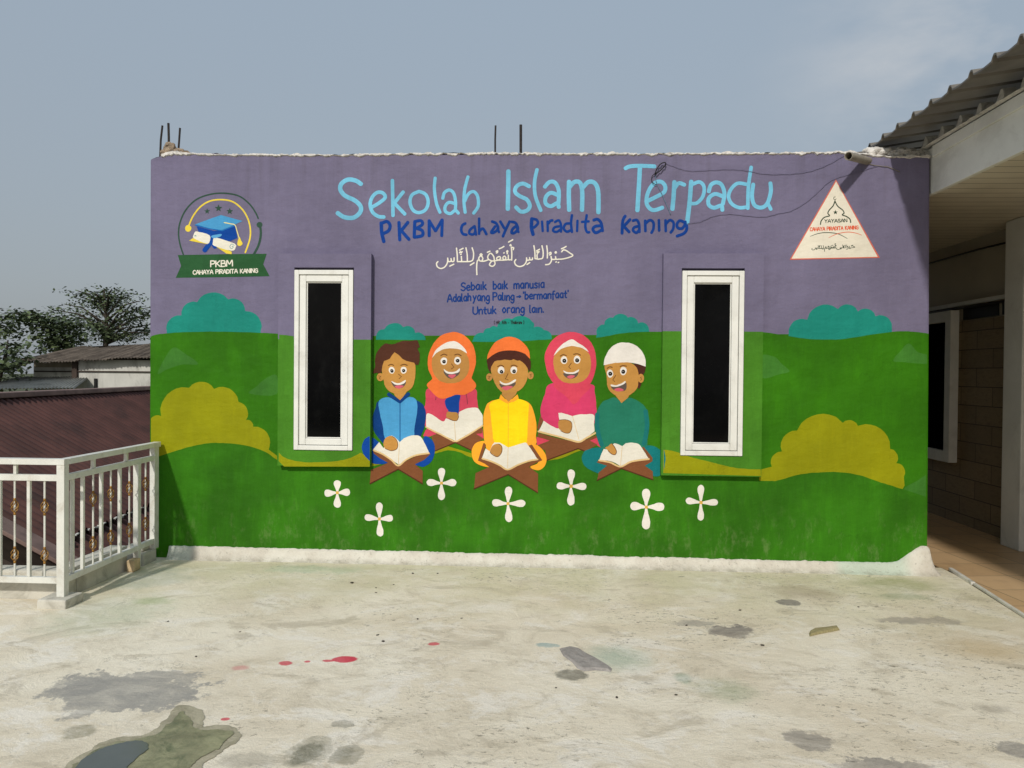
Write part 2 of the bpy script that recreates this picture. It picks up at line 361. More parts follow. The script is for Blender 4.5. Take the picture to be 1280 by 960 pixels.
M['terrace'] = terrace_mat()

# ------------------------------------------------------------------ ground, terrace
g = MB(); g.add([(-900, -300, -6), (900, -300, -6), (900, 1500, -6), (-900, 1500, -6)], [(0, 1, 2, 3)])
struct(g.build('ground', M['earth']))
def slab(name, outline, z0, z1, m):
    s = MB(); n = len(outline)
    s.add([(x, y, z1) for x, y in outline] + [(x, y, z0) for x, y in outline],
          [tuple(range(n)), tuple(range(2*n-1, n-1, -1))] + [(i, n+i, n+(i+1) % n, (i+1) % n) for i in range(n)])
    return struct(s.build(name, m))
slab('terrace', [(-9, -8), (1.62, -8), (3.30, 6.38), (3.30, 6.6), (-3.36, 6.6), (-3.36, 5.16), (-9, 5.16)], GZ-.45, GZ, M['terrace'])
slab('porch_floor', [(1.632, -8), (8, -8), (8, 16), (3.312, 16), (3.312, 6.38)], GZ-.45, GZ-.012, M['tile'])
def wet_sheet(name, px_pts, dz, m, jit):
    P = [gnd(*q) for q in px_pts]; Q = crom([(v.x, v.y) for v in P], True, 14)
    V = []
    for q in Q:
        n_ = mnoise.noise_vector(Vector((q.x*16, q.y*16, dz*900)))*jit + mnoise.noise_vector(Vector((q.x*50, q.y*50, dz*900)))*jit*.5
        V.append(Vector((q.x+n_.x, q.y+n_.y, GZ+dz)))
    mb = MB(); mb.v = [tuple(v) for v in V]; mb.f = [tuple(t_) for t_ in tessellate_polygon([V])]; mb.mi = [0]*len(mb.f)
    o = mb.build(name, m)
    for p_ in o.data.polygons:
        if p_.normal.z < 0: p_.flip()
    return struct(o)
mrim = mat('damp_concrete_rim', (168, 161, 138), .85, .16, 9, .5, 60, .2, dirt=(138, 132, 108), dirtamt=.8)
mmoss = mat('mossy_damp_concrete', (140, 138, 108), .5, .3, 7, .5, 45, .35, dirt=(84, 94, 68), dirtamt=.9)
mwat = mat('shallow_rain_water', (92, 97, 92), .14, .12, 3, .02, 12, .3, dirt=(98, 102, 84), dirtamt=.5)
wet_sheet('damp_patch', [(78, 966), (96, 948), (120, 932), (150, 922), (186, 917), (205, 900), (226, 882), (246, 887), (257, 897), (252, 910), (274, 907), (296, 910), (299, 924), (282, 938), (262, 950), (244, 966), (200, 990), (120, 992)], .003, mrim, .016)
wet_sheet('damp_patch', [(86, 968), (103, 950), (128, 935), (160, 926), (192, 920), (214, 904), (228, 890), (238, 900), (244, 913), (262, 914), (288, 914), (284, 928), (262, 942), (244, 955), (215, 978), (130, 984)], .006, mmoss, .02)
wet_sheet('puddle', [(92, 966), (110, 948), (134, 936), (160, 930), (180, 929), (186, 938), (172, 948), (160, 960), (150, 976), (110, 980)], .009, mwat, .01)
st = MB()
a0 = gnd(1188, 713); a1 = gnd(1280, 772); dv = (a1-a0).normalized()
pts = [a0, a0+dv*.45]; st.bar(pts[0]+Vector((0,0,.012)), pts[1]+Vector((0,0,.012)), .03, .024)
st.bar(pts[1]+dv*.012+Vector((.006,0,.010)), a1+dv*4+Vector((0,0,.010)), .024, .02)
tag(st.build('edging_strip', M['strip'], None, .003), 'thin dull aluminium strip along the joint of concrete terrace and tiled floor', 'edging')

kb = MB()
kb.box(-9, -3.36, 5.165, 5.31, GZ-.4, .10); kb.box(-3.505, -3.362, 5.312, 5.98, GZ-.4, .10)
struct(kb.build('kerb', M['kerb'], None, .02))
kb = MB(); kb.box(-3.50, -3.30, 6.10, 6.31, GZ-.4, .0); kb.box(-3.50, -3.362, 6.0, 6.098, GZ-.4, -.05); kb.box(-3.49, -3.34, 6.16, 6.30, .001, .05)
struct(kb.build('kerb', M['kerb'], None, .012))
bk = MB(); bk.box(-3.33, -3.27, 5.90, 6.0, GZ+.002, -.005)
tag(bk.build('brick_piece', mat('pale_brick', (200, 176, 140), .95, .2, 20, .5, 50, .2), None, .008), 'pale broken brick piece under the bottom rail in the kerb gap', 'brick')

# ------------------------------------------------------------------ the painted building
B = thing('school_building', 'flat roofed painted school building with mural wall and two narrow windows', 'building')
purple = paint('mural_purple', (111, 105, 129), .06)
GREEN = (48, 107, 6)
top_px = [(187, 206), (188.5, 200), (194, 197.5), (205, 194), (215, 192), (260, 192.5), (300, 193), (360, 193.5), (430, 193.5), (520, 192), (620, 191.5), (700, 192), (800, 192), (900, 191.5), (1000, 191), (1062, 190), (1100, 195), (1163, 195)]
XL, XR, YB = -3.412, 3.074, 10.6
tp = [at(x, y, 1, WY) for x, y in top_px]
def topz(x):
    for a, b_ in zip(tp, tp[1:]):
        if a.x <= x <= b_.x: return a.z + (b_.z-a.z)*(x-a.x)/(b_.x-a.x)
    return tp[0].z if x < tp[0].x else tp[-1].z
wb = MB()
r = .014; foot = []
for k in range(6): q = pi + pi/2*k/5; foot.append((XL+r+r*cos(q), WY+r+r*sin(q)))
xs = [XL+r+i*(XR-.02-XL-r)/160 for i in range(1, 161)]
foot += [(x, WY) for x in xs] + [(XR-.006, WY+.003), (XR, WY+.02), (XR, YB), (XL, YB)]
n = len(foot)
def tz(x, y): return topz(max(x, XL)) + (.010*mnoise.noise(Vector((x*9, y*9, 3))) + .006*mnoise.noise(Vector((x*31, 1, 5))))
gl_, gr_ = at(187, 421, 1, WY).z, at(1162, 417, 1, WY).z
def zg(x): return gl_+(gr_-gl_)*(x-XL)/(XR-XL)
def ed(x, d): return x+d if x > XR-.03 else x      # the right arris leans out a little towards the foot
def xr_at(z): return XR-.012+.016*min(1, (3.3-z)/1.45)+(.0086*(1.85-z) if z < 1.85 else 0)
wb.add([(ed(x, .050), y, -3.5) for x, y in foot] + [(ed(x, .004), y, zg(x)) for x, y in foot] + [(ed(x, -.012), y, tz(x, y) if y < WY+.1 else 3.28) for x, y in foot], [])
for i in range(n):
    for q, mi in ((0, 1), (1, 0)): wb.f.append((q*n+i, q*n+(i+1) % n, (q+1)*n+(i+1) % n, (q+1)*n+i)); wb.mi.append(mi)
wb.f.append(tuple(range(2*n, 3*n))); wb.mi.append(0)
wall = wb.build('wall', [purple, paint('mural_green', GREEN, .14)], B)
wall['label'] = 'lilac plastered wall carrying the mural'

# irregular mortar along the wall top
mo = MB()
x = XL+.10; rows = []
while x < XR-.01:
    z = topz(x) - .012; h = .022+.018*mnoise.noise(Vector((x*3.1, 2, 0)))+.016*mnoise.noise(Vector((x*17, 7, 0)))+.012*mnoise.noise(Vector((x*60, 7, 0)))
    if x < -3.0: h += .025*max(0, 1-abs(x+3.2)/.2)
    d0 = -.008+.006*mnoise.noise(Vector((x*23, 9, 0)))-.004
    lo_ = -.002+.016*mnoise.noise(Vector((x*14, 4, 2)))+.012*mnoise.noise(Vector((x*47, 4, 2)))
    rows.append([(x, WY+.006, z+lo_-.004), (x, WY+d0, z+lo_+.006), (x, WY+d0*.7, z+h*.7), (x, WY+.03+.02*mnoise.noise(Vector((x*20, 0, 0))), z+h), (x, WY+.2, z+h*.8), (x, WY+.22, z-.02)])
    x += .012
k = len(rows[0])
mo.add([v for r_ in rows for v in r_], [(i*k+j, i*k+j+1, (i+1)*k+j+1, (i+1)*k+j) for i in range(len(rows)-1) for j in range(k-1)])
mo.build('mortar_cap', M['cement'], B)

def rock(mb, c, s, seed, sq=(1, 1, 1), sub=2):
    bm = bmesh.new(); bmesh.ops.create_icosphere(bm, subdivisions=sub, radius=1)
    vs = []
    for v in bm.verts:
        d = 1 + .35*mnoise.noise(v.co*1.4+Vector((seed*3.1, seed, 0))) + .15*mnoise.noise(v.co*4+Vector((seed, 0, seed)))
        vs.append((c[0]+v.co.x*s*sq[0]*d, c[1]+v.co.y*s*sq[1]*d, c[2]+v.co.z*s*sq[2]*d))
    mb.add(vs, [tuple(v.index for v in f.verts) for f in bm.faces]); bm.free()
cs = MB()
for i, (px, py, s, q) in enumerate(((214, 190, .055, (1, 1, 1.25)), (206, 192, .04, (1, 1, 1.0)), (223, 190, .042, (1.3, 1, .7)), (211, 183, .04, (1, 1, .9)), (232, 191, .03, (1.4, 1, .6)))):
    rock(cs, at(px, py, 1, WY+.09), s, i+1, q, 3)
cs.build('column_stub', M['block'], B)
for pts, rr in (([(203, 157), (201, 175), (200, 200)], .0085), ([(210.5, 154), (211, 172), (211, 197)], .010), ([(225, 160), (224, 175), (222.5, 194)], .0085),
                ([(619.5, 157), (619, 175), (619, 194)], .008), ([(651, 156), (651, 175), (651, 194)], .012)):
    rb = MB(); rb.tube([at(a, b_, 1, WY+.1) for a, b_ in pts], rr, 7); rb.build('rebar', M['rebar'], B)
rl = MB()
for i in range(150):
    t_ = rnd.random(); px = 1082+t_*82; 
    rock(rl, at(px, 186+rnd.random()*9+t_*2, 1, WY+.05+rnd.random()*.1), .014+.02*rnd.random(), i, (1.4, .8, .8))
rl.build('broken_masonry', M['cement'], B).__setitem__('label', 'rough broken brick edge under the roof sheet')

XF = XR+.016
# white cement fillet along the foot of the wall
cv = MB(); prof = []
x = XL+.18; rows = []
while x < XF+.001:
    f = max(0, min(1, (x-2.80)/.26)); f = f*f*(3-2*f)
    tzv = .004 + .008*mnoise.noise(Vector((x*2.3, 1, 0))) + .006*mnoise.noise(Vector((x*13, 5, 0))) + .004*mnoise.noise(Vector((x*50, 5, 0))) - .02*max(0, min(1, (x+3)/5)) + .14*f
    ext = .075+.012*mnoise.noise(Vector((x*1.7, 8, 0)))+.006*mnoise.noise(Vector((x*9, 8, 0)))+.02*f
    rr_ = []
    for q, (dy, dz) in enumerate(((-.004, 1), (.012, .96), (.02, .75), (.032, .5), (.05, .25), (.072, .09), (.1, -.03))):
        rr_.append((x, WY-.002-dy*ext/.09-(.003 if q else 0), GZ+(tzv-GZ)*dz+.006*mnoise.noise(Vector((x*24, q*2.3, 0)))))
    rows.append(rr_); x += .012
# wrap round the right corner
last = rows[-1]
for kq in range(1, 8):
    ang = pi/2*kq/7
    rows.append([(XF+(WY-v[1])*sin(ang), WY-(WY-v[1])*cos(ang)+(.0), GZ+(v[2]-GZ)*(1-.12*kq/7)) for v in last])
k = len(rows[0])
cv.add([v for r_ in rows for v in r_], [(i*k+j, i*k+j+1, (i+1)*k+j+1, (i+1)*k+j) for i in range(len(rows)-1) for j in range(k-1)])
mcove = bpy.data.materials.new('white_cement_fillet'); t, b = nodes(mcove); p = tco(t); s = t.nodes.new('ShaderNodeSeparateXYZ'); t.links.new(p, s.inputs[0])
c = tmix(t, trange(t, tnoise(t, p, 6, 6, .6), .3, .7), rgba((204, 196, 182)), rgba((224, 219, 206)))
c = tmix(t, trange(t, tnoise(t, p, 2.2, 7, .7, (1, 1, .3)), .52, .7, 0, .5), c, rgba((178, 172, 156)))
tl = tmath(t, 'MULTIPLY', trange(t, s.outputs[0], 2.30, 2.42), trange(t, s.outputs[0], 2.85, 2.98, 1, 0)); tl = tmath(t, 'MULTIPLY', tl, .75)
c = tmix(t, tl, c, rgba((190, 206, 188)))
tl = tmath(t, 'MULTIPLY', trange(t, s.outputs[0], -3.05, -3.0, 1, 0), .45); c = tmix(t, tl, c, rgba((196, 212, 198)))
t.links.new(c, b.inputs['Base Color']); b.inputs['Roughness'].default_value = .85
cdirt = tmath(t, 'MULTIPLY', trange(t, s.outputs[2], GZ-.02, GZ+.05, 1, 0), trange(t, tnoise(t, p, 9, 8, .72), .38, .62, 0, .75)); c = tmix(t, cdirt, c, rgba((150, 142, 120)))
c = tmix(t, trange(t, tnoise(t, p, 30, 6, .75), .58, .66, 0, .5), c, rgba((136, 130, 116))); t.links.new(c, b.inputs['Base Color'])
tbump(t, b, tnoise(t, p, 24, 8, .72), .9, .02)
cv.build('cement_fillet', mcove, B, 0, True)

# ---- window surrounds and windows
def mural_at(px, py, plane_y): return at(px, py, 1, plane_y)
SY = WY - SUR
def window(x0, x1, z0, z1, fx0, fx1, fz0, fz1, gz):
    """surround (lilac above gz, green below), white frame, sash, glass"""
    s = MB(); c_ = .004
    hx0, hx1, hz0, hz1 = fx0-.004, fx1+.004, fz0-.004, fz1+.022
    X = [x0, hx0, hx1, x1]; Z = sorted([z0, hz0, gz, hz1, z1])
    def P(x, z, y): return (x, y, z)
    for i in range(3):
        for j in range(4):
            if i == 1 and hz0 <= (Z[j]+Z[j+1])/2 <= hz1: continue
            s.cur = 1 if Z[j+1] <= gz+.001 else 0
            s.add([P(X[i], Z[j], SY), P(X[i+1], Z[j], SY), P(X[i+1], Z[j+1], SY), P(X[i], Z[j+1], SY)], [(0, 1, 2, 3)])
    for xx, sgn in ((x0, 0), (x1, 1)):
        for a, b_ in ((z0, gz), (gz, z1)):
            s.cur = 1 if b_ == gz else 0
            s.add([(xx, SY, a), (xx, WY+.02, a), (xx, WY+.02, b_), (xx, SY, b_)], [(0, 1, 2, 3)])
    for xx in (hx0, hx1):
        for a, b_ in ((hz0, gz), (gz, hz1)):
            s.cur = 1 if b_ == gz else 0
            s.add([(xx, SY, a), (xx, WY-.002, a), (xx, WY-.002, b_), (xx, SY, b_)], [(0, 1, 2, 3)])
    for zz, mi in ((z0, 1), (z1, 0)):
        s.cur = mi; s.add([(x0, SY, zz), (x1, SY, zz), (x1, WY+.02, zz), (x0, WY+.02, zz)], [(0, 1, 2, 3)])
    for zz, mi in ((hz0, 1), (hz1, 0)):
        s.cur = mi; s.add([(hx0, SY, zz), (hx1, SY, zz), (hx1, WY-.002, zz), (hx0, WY-.002, zz)], [(0, 1, 2, 3)])
    bm_ = s.build('window_surround', [purple, paint('surround_green', (66, 120, 30), .12)], B)
    me = bm_.data; bm = bmesh.new(); bm.from_mesh(me); bmesh.ops.remove_doubles(bm, verts=bm.verts, dist=.0005); bmesh.ops.recalc_face_normals(bm, faces=bm.faces); bm.to_mesh(me); bm.free()
    F0 = SY-.012
    f = MB(); wd = .038                                   # outer frame, standing just proud of the surround
    def ring(mb, a0, a1, c0, c1, wv, y0, y1):
        mb.box(a0, a0+wv, y0, y1, c0, c1); mb.box(a1-wv, a1, y0, y1, c0, c1)
        mb.box(a0+wv, a1-wv, y0, y1, c0, c0+wv); mb.box(a0+wv, a1-wv, y0, y1, c1-wv, c1)
    ring(f, fx0, fx1, fz0, fz1, wd, F0, F0+.07)
    win = f.build('window', M['upvc'], B, .004)
    f = MB(); ring(f, fx0+wd+.004, fx1-wd-.004, fz0+wd+.004, fz1-wd-.004, .054, F0+.012, F0+.062)
    f.build('sash', M['upvc'], win, .006)
    f = MB(); ring(f, fx0+wd+.0595, fx1-wd-.0595, fz0+wd+.0595, fz1-wd-.0595, .009, F0+.026, F0+.05)
    f.build('glazing_bead', M['upvc'], win, .003)
    f = MB(); f.box(fx0+.02, fx1-.02, F0+.064, F0+.071, fz0+.02, fz1-.02); f.box(fx0+wd+.0005, fx1-wd-.0005, F0+.05, F0+.0638, fz0+wd+.0005, fz1-wd-.0005)
    f.build('gasket', M['gasket'], win)
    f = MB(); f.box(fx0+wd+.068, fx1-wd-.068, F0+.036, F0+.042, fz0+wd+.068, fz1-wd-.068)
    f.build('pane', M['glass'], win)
GZ_L = at(455, 424.5, 1, SY).z; GZ_R = at(840, 414, 1, SY).z
def rect_px(a, b_, c_, d_): p_ = at(a, b_, 1, SY); q_ = at(c_, d_, 1, SY); return p_.x, q_.x, q_.z, p_.z
sl = rect_px(348, 317, 462.5, 583.5); fl_ = rect_px(368.5, 337.5, 440.5, 563)
window(*sl, *fl_, GZ_L)
sr = rect_px(829.5, 316.5, 951.5, 596); fr_ = rect_px(853, 338.5, 927.5, 570)
window(*sr, *fr_, GZ_R)

# ------------------------------------------------------------------ mural
STEP = .00022
class Mural:
    """flat coats of paint on the wall (or on a surround), each a thin sheet just over the one below"""
    def __init__(s, y=WY): s.y = y
    def fill(s, mb, pts, layer):
        s.seed += 1
        def wob(p): v = mnoise.noise_vector(Vector((p[0]*.22, p[1]*.22, s.seed*.37))); return p[0]+v.x*.42, p[1]+v.y*.42
        P = [at(*wob(p), 1, s.y - layer*STEP) for p in pts]
        if s.y == WY: P = [Vector((max(XL+.013, min(xr_at(q.z)-.019, q.x)), q.y, q.z)) for q in P]
        tri = tessellate_polygon([P]); o = len(mb.v)
        mb.v += [tuple(p) for p in P]; 
        for q in tri: mb.f.append(tuple(i+o for i in q)); mb.mi.append(mb.cur)
    def stroke(s, mb, pts, wpx, layer, taper=False, cap=True):
        pts = [Vector(p) for p in pts]; n = len(pts)
        ws = [wpx]*n
        if taper: ws = [wpx*(.35+.65*sin(pi*min(1, max(0, (.08+i/(n-1)*.84)))))for i in range(n)]
        Lf, Rt = [], []
        ctr = []
        if cap:
            d = (pts[0]-pts[1]).normalized(); pts = [pts[0]+d*wpx*.42, pts[0]+d*wpx*.28] + pts; ws = [ws[0]*.35, ws[0]*.8] + ws
            d = (pts[-1]-pts[-2]).normalized(); pts = pts + [pts[-1]+d*wpx*.28, pts[-1]+d*wpx*.42]; ws = ws + [ws[-1]*.8, ws[-1]*.35]
        n = len(pts); vs = []
        for i, p in enumerate(pts):
            d = (pts[min(n-1, i+1)]-pts[max(0, i-1)]); d.normalize(); nn = Vector((-d.y, d.x))
            for sg, dep in ((-1, 0), (0, .00028), (1, 0)):
                q = p + nn*sg*ws[i]/2; vs.append(at(q.x, q.y, 1, s.y - layer*STEP - dep - .00003*s.k))
        s.k = (s.k+1) % 6
        mb.add(vs, [(i*3+j, i*3+j+1, (i+1)*3+j+1, (i+1)*3+j) for i in range(n-1) for j in (0, 1)])
    k = 0; seed = 0
W = Mural(); SF = Mural(SY)
def Z(ox, oy, sc): return lambda pts: [(ox+p[0]/sc, oy+p[1]/sc) for p in pts]
def ell(cx, cy, rx, ry, n=28): return [(cx+rx*cos(2*pi*i/n), cy+ry*sin(2*pi*i/n)) for i in range(n)]
def scallop(pts, bulge=.42, n=8):       # bulging arcs between cusps, left to right
    o = []
    for a, b_ in zip(pts, pts[1:]):
        a = Vector(a); b_ = Vector(b_); d = b_-a; nn = Vector((d.y, -d.x))
        for i in range(n):
            t_ = i/n; q = a+d*t_+nn*bulge*(4*t_*(1-t_))**.75*.9*(1 if True else 0)
            o.append((q.x, q.y))
    o.append(tuple(pts[-1])); return o
SPLIT = {'painted_trousers', 'painted_ear', 'painted_dress', 'logo_star', 'logo_scroll', 'painted_collar', 'painted_brow', 'painted_sleeve', 'ear_line', 'logo_ring', 'logo_ribbon', 'painted_seam'}
def join(a, *others):
    """merge the meshes of others into a: one part, several paints"""
    mb = MB(); ms = []
    for o in (a,)+others:
        base = len(ms); ms += list(o.data.materials); off = len(mb.v)
        mb.v += [tuple(v.co) for v in o.data.vertices]
        for p in o.data.polygons: mb.f.append(tuple(i+off for i in p.vertices)); mb.mi.append(base+p.material_index)
    me = bpy.data.meshes.new(a.name); me.from_pydata(mb.v, [], mb.f)
    for m in ms: me.materials.append(m)
    for p, i in zip(me.polygons, mb.mi): p.material_index = i
    a.data = me
    for o in others: bpy.data.objects.remove(o)
    return a
def sheet(name, m, parent, polys, layer, mural=None, label=None):
    if len(polys) > 1 and name in SPLIT:
        return [sheet(name, m, parent, [p_], layer, mural, label) for p_ in polys][-1]
    mb = MB()
    for p_ in polys: (mural or W).fill(mb, p_, layer)
    o = mb.build(name, m, parent)
    # all faces look out of the wall
    bm = bmesh.new(); bm.from_mesh(o.data)
    for f in bm.faces:
        f.normal_update()
        if f.normal.y > 0: f.normal_flip()
    bm.to_mesh(o.data); bm.free()
    if label: o['label'] = label
    return o
def strokes(name, m, parent, lines, wpx, layer, z=None, smooth=True, taper=False, mural=None, label=None, scale=1.):
    if len(lines) > 1 and name in SPLIT:
        return [strokes(name, m, parent, [l_], wpx, layer, z, smooth, taper, mural, label, scale) for l_ in lines][-1]
    mb = MB()
    for ln in lines:
        w_ = wpx
        if len(ln) and isinstance(ln[0], (int, float)): w_ = ln[0]; ln = ln[1:]
        pts = z(ln) if z else list(ln)
        if smooth and len(pts) > 2: pts = [tuple(q) for q in crom(pts, False, 6)]
        (mural or W).stroke(mb, pts, w_/scale, layer, taper)
    o = mb.build(name, m, parent)
    if label: o['label'] = label
    return o
def C_(pts, n=6): return [tuple(q) for q in crom(pts, True, n)]
def O_(pts, n=6): return [tuple(q) for q in crom(pts, False, n)]

Z7 = Z(180, 360, 2.823); Z8 = Z(820, 360, 2.594); K = Z(440, 400, 4.365); K2 = Z(580, 400, 4.365); A = Z(400, 180, 4); Bz = Z(680, 180, 4)
teal = paint('mural_teal_bush', (26, 130, 116), .08); green = paint('mural_green', GREEN, .14); green2 = paint('mural_front_green', (48, 106, 12), .18)
grey = paint('mural_grey_green', (58, 112, 38), .16); olive = paint('mural_olive', (138, 138, 8), .08)
sgreen = MATS['surround_green']
# distant bushes
for nm, pts, bl in (('left', Z7([(80, 170), (80, 155), (132, 97), (187, 50), (297, 40), (357, 82), (412, 152), (412, 170)]), .3),
                ('second', K([(130, 120), (132, 96), (176, 52), (280, 38), (345, 70), (402, 112), (402, 128)]), .3),
                ('third', K2([(40, 126), (50, 104), (105, 72), (140, 44), (180, 40), (262, -4), (372, 10), (380, 42), (435, 55), (478, 96), (478, 120)]), .25),
                ('fourth', Bz([(258, 985), (264, 950), (302, 902), (345, 868), (420, 868), (470, 896), (525, 925), (527, 960)]), .28),
                ('fifth', Z8([(428, 172), (430, 150), (490, 103), (590, 68), (655, 76), (712, 92), (765, 128), (765, 165)]), .32)):
    body = scallop(pts[1:-1], bl); sheet('painted_bush', teal, B, [[pts[0]] + body + [pts[-1]]], 1)
# rear hill
line = O_([(186, 421), (200, 417.5), (230, 415.2), (280, 414.5), (345, 417), (400, 422), (463, 424.5), (532, 425), (591, 427), (640, 427), (690, 424), (745, 422), (775, 417), (800, 415), (840, 414.5), (900, 413.5), (951, 415), (986, 420), (1013, 424), (1051, 424), (1090, 418), (1128, 414), (1162.5, 417)])
yb = 700
sheet('painted_hill', green, B, [line + [(1160.8, 690), (1060, 701.5), (640, 689.5), (205, 681.5), (189.5, 684), (188, 560)]], 2, label='mid green rear hill of the mural')
for pts in (Z7([(48, 302), (75, 245), (105, 210), (140, 228), (192, 268), (135, 270), (80, 288)]), Z7([(372, 372), (400, 345), (432, 318), (468, 308), (468, 375)]),
            Z8([(341, 220), (385, 224), (410, 248), (433, 270), (400, 280), (341, 290)]), Z8([(770, 236), (792, 205), (820, 180), (850, 208), (888, 220), (888, 245), (800, 240)]), Z8([(803, 652), (842, 628), (886, 608), (884, 684), (830, 668)])):
    sheet('painted_far_hill', grey, B, [C_(pts, 4)], 3)
ob = scallop(Z7([(18, 478), (60, 452), (160, 352), (247, 356), (333, 402), (360, 466), (385, 489), (442, 562)]), .30)
sheet('painted_bush', olive, B, [[Z7([(20, 640)])[0]] + ob + Z7([(440, 570), (470, 592), (470, 640)])], 4, label='large olive bush left of the windows')
ob = scallop(Z8([(375, 579), (408, 530), (457, 462), (606, 437), (655, 447), (760, 522), (780, 568), (804, 612)]), .30)
sheet('painted_bush', olive, B, [[Z8([(334, 650)])[0], Z8([(334, 590)])[0]] + ob + C_(Z8([(806, 640), (800, 652), (740, 652)]), 1)], 4, label='large olive bush right of the windows')
sheet('painted_bush', olive, B, [[(460, 590), (462, 560), (545, 560), (560, 558), (600, 570), (680, 570), (705, 560), (735, 555), (760, 590)]], 4)
fl2 = O_([(187.5, 574.5), (215, 565), (251, 555.3), (279, 553.8), (308, 557), (332, 565), (352, 577), (400, 588), (463, 583), (500, 574), (541, 567.5), (560, 563), (575, 565.5), (590, 572), (630, 578), (672, 577), (690, 575), (704, 572), (722, 564.5), (740, 562), (770, 580), (830, 596), (951, 601), (974, 600), (997, 593.5), (1024, 590.5), (1051, 590.3), (1074, 594), (1101, 603), (1130, 612), (1161, 622)])
sheet('painted_hill', green2, B, [fl2 + [(1160.8, 690.5), (1110, 702), (1060, 702.5), (640, 690.5), (205, 682.5), (189.7, 684)]], 5, label='front grassy slope of the mural')
# bands crossing the surrounds (the surround is its own plane)
ZS = Z(340, 480, 6.857)
sheet('painted_bush', olive, B, [O_(ZS([(57, 588), (110, 632), (200, 658), (300, 672), (420, 669), (560, 660), (680, 630), (760, 588)])) + ZS([(838, 640), (838, 708)]) + ZS([(104, 708)]) + ZS([(57, 660)])], 2, SF, 'olive band painted across the left window surround')
sheet('painted_bush', olive, B, [O_(Z8([(24, 524), (60, 530), (110, 547), (180, 565), (250, 582), (300, 587), (340, 588)])) + Z8([(340, 610), (24, 600)])], 2, SF, 'olive band painted across the right window surround')
sheet('painted_hill', sgreen, B, [[(349, 418.3), (358, 419), (367, 420.2), (367, 431), (349, 431)]], 1, SF, 'green hill edge on the left window surround')
# flowers
petal = paint('mural_white', (224, 217, 208), .05); yel = paint('mural_flower_yellow', (222, 170, 30), .08)
FA = Z(390, 570, 4.571); FB = Z(600, 560, 4.129)
for zf, cx, cy, tpy, bt, lf, rt, pw, lx, rx_ in ((FA, 145, 210, 138, 295, 70, 217, 40, 3, -5), (FA, 385, 360, 265, 460, 300, 463, 38, -12, -6), (FA, 740, 155, 68, 252, 655, 825, 40, -5, -4), (FA, 1120, 272, 175, 378, 1028, 1220, 40, -6, -2),
        (FB, 470, 197, 110, 297, 395, 550, 37, -2, 2), (FB, 858, 305, 210, 420, 775, 952, 42, -8, -2), (FB, 1140, 282, 190, 375, 1062, 1228, 33, -12, -2)):
    pl_ = []
    for ex, ey in ((cx+rnd.uniform(-2, 4), tpy), (cx+rnd.uniform(-2, 6), bt), (lf, cy+lx), (rt, cy+rx_)):
        e = Vector((ex, ey)); c0 = Vector((cx, cy)); d = e-c0; u = d.normalized(); nn = Vector((-u.y, u.x)); ln = d.length
        pl_.append(C_(zf([c0-nn*3, c0+u*ln*.3-nn*pw*.26, c0+u*ln*.66-nn*pw*.5, c0+u*ln*.9-nn*pw*.42, e, c0+u*ln*.9+nn*pw*.42, c0+u*ln*.66+nn*pw*.5, c0+u*ln*.3+nn*pw*.26, c0+nn*3]), 3))
    mb = MB()
    for i, q in enumerate(pl_): W.fill(mb, q, 6+i*.3)
    fo = mb.build('painted_flower', petal, B)
    join(fo, sheet('flower_centre', yel, B, [zf(ell(cx, cy, 9, 9, 14))], 8), sheet('flower_eye', paint('mural_tan', (196, 160, 96), .06), B, [zf(ell(cx, cy, 5, 5, 10))], 9))

# ---- the painted children
skin = paint('mural_skin', (178, 128, 66), .06); skin_b = paint('mural_skin_warm', (186, 134, 66), .06)
dk = paint('mural_dark_brown', (62, 38, 26), .06); hair = paint('mural_hair', (78, 44, 30), .07); white = petal
ink = paint('mural_ink', (34, 30, 28), .05); mouthc = paint('mural_mouth', (92, 78, 70), .05); pink = paint('mural_tongue', (204, 92, 108), .05)
page = paint('mural_page', (220, 214, 200), .05); tan = paint('mural_page_edge', (214, 182, 128), .05)
stand = paint('mural_stand', (122, 74, 44), .06); stand_d = paint('mural_stand_edge', (78, 42, 24), .06); nosec = paint('mural_nose', (104, 66, 30), .05)
def face(parent, z, s, lay, eyes, pup, brows, nose, mouth, teeth, tongue):
    for e, p_ in zip(eyes, pup):
        join(sheet('painted_eye', white, parent, [z(ell(*e))], lay), sheet('pupil', ink, parent, [z(ell(p_[0], p_[1], p_[2], p_[2]*1.05))], lay+1),
             sheet('glint', white, parent, [z(ell(p_[0]-2, p_[1]-3, 4, 4, 10))], lay+2))
    strokes('painted_brow', nosec, parent, brows, 12, lay, z, scale=s)
    strokes('painted_nose', nosec, parent, [nose], 9, lay, z, scale=s, smooth=False)
    join(sheet('painted_mouth', mouthc, parent, [C_(z(mouth), 5)], lay), sheet('tongue', pink, parent, [C_(z(tongue), 5)], lay+1), sheet('teeth', white, parent, [C_(z(teeth), 5)], lay+2))
def child_root(label, body_m, pts, lay):
    o = sheet('painted_child', body_m, B, [C_(pts, 5)], lay); o['label'] = label; return o

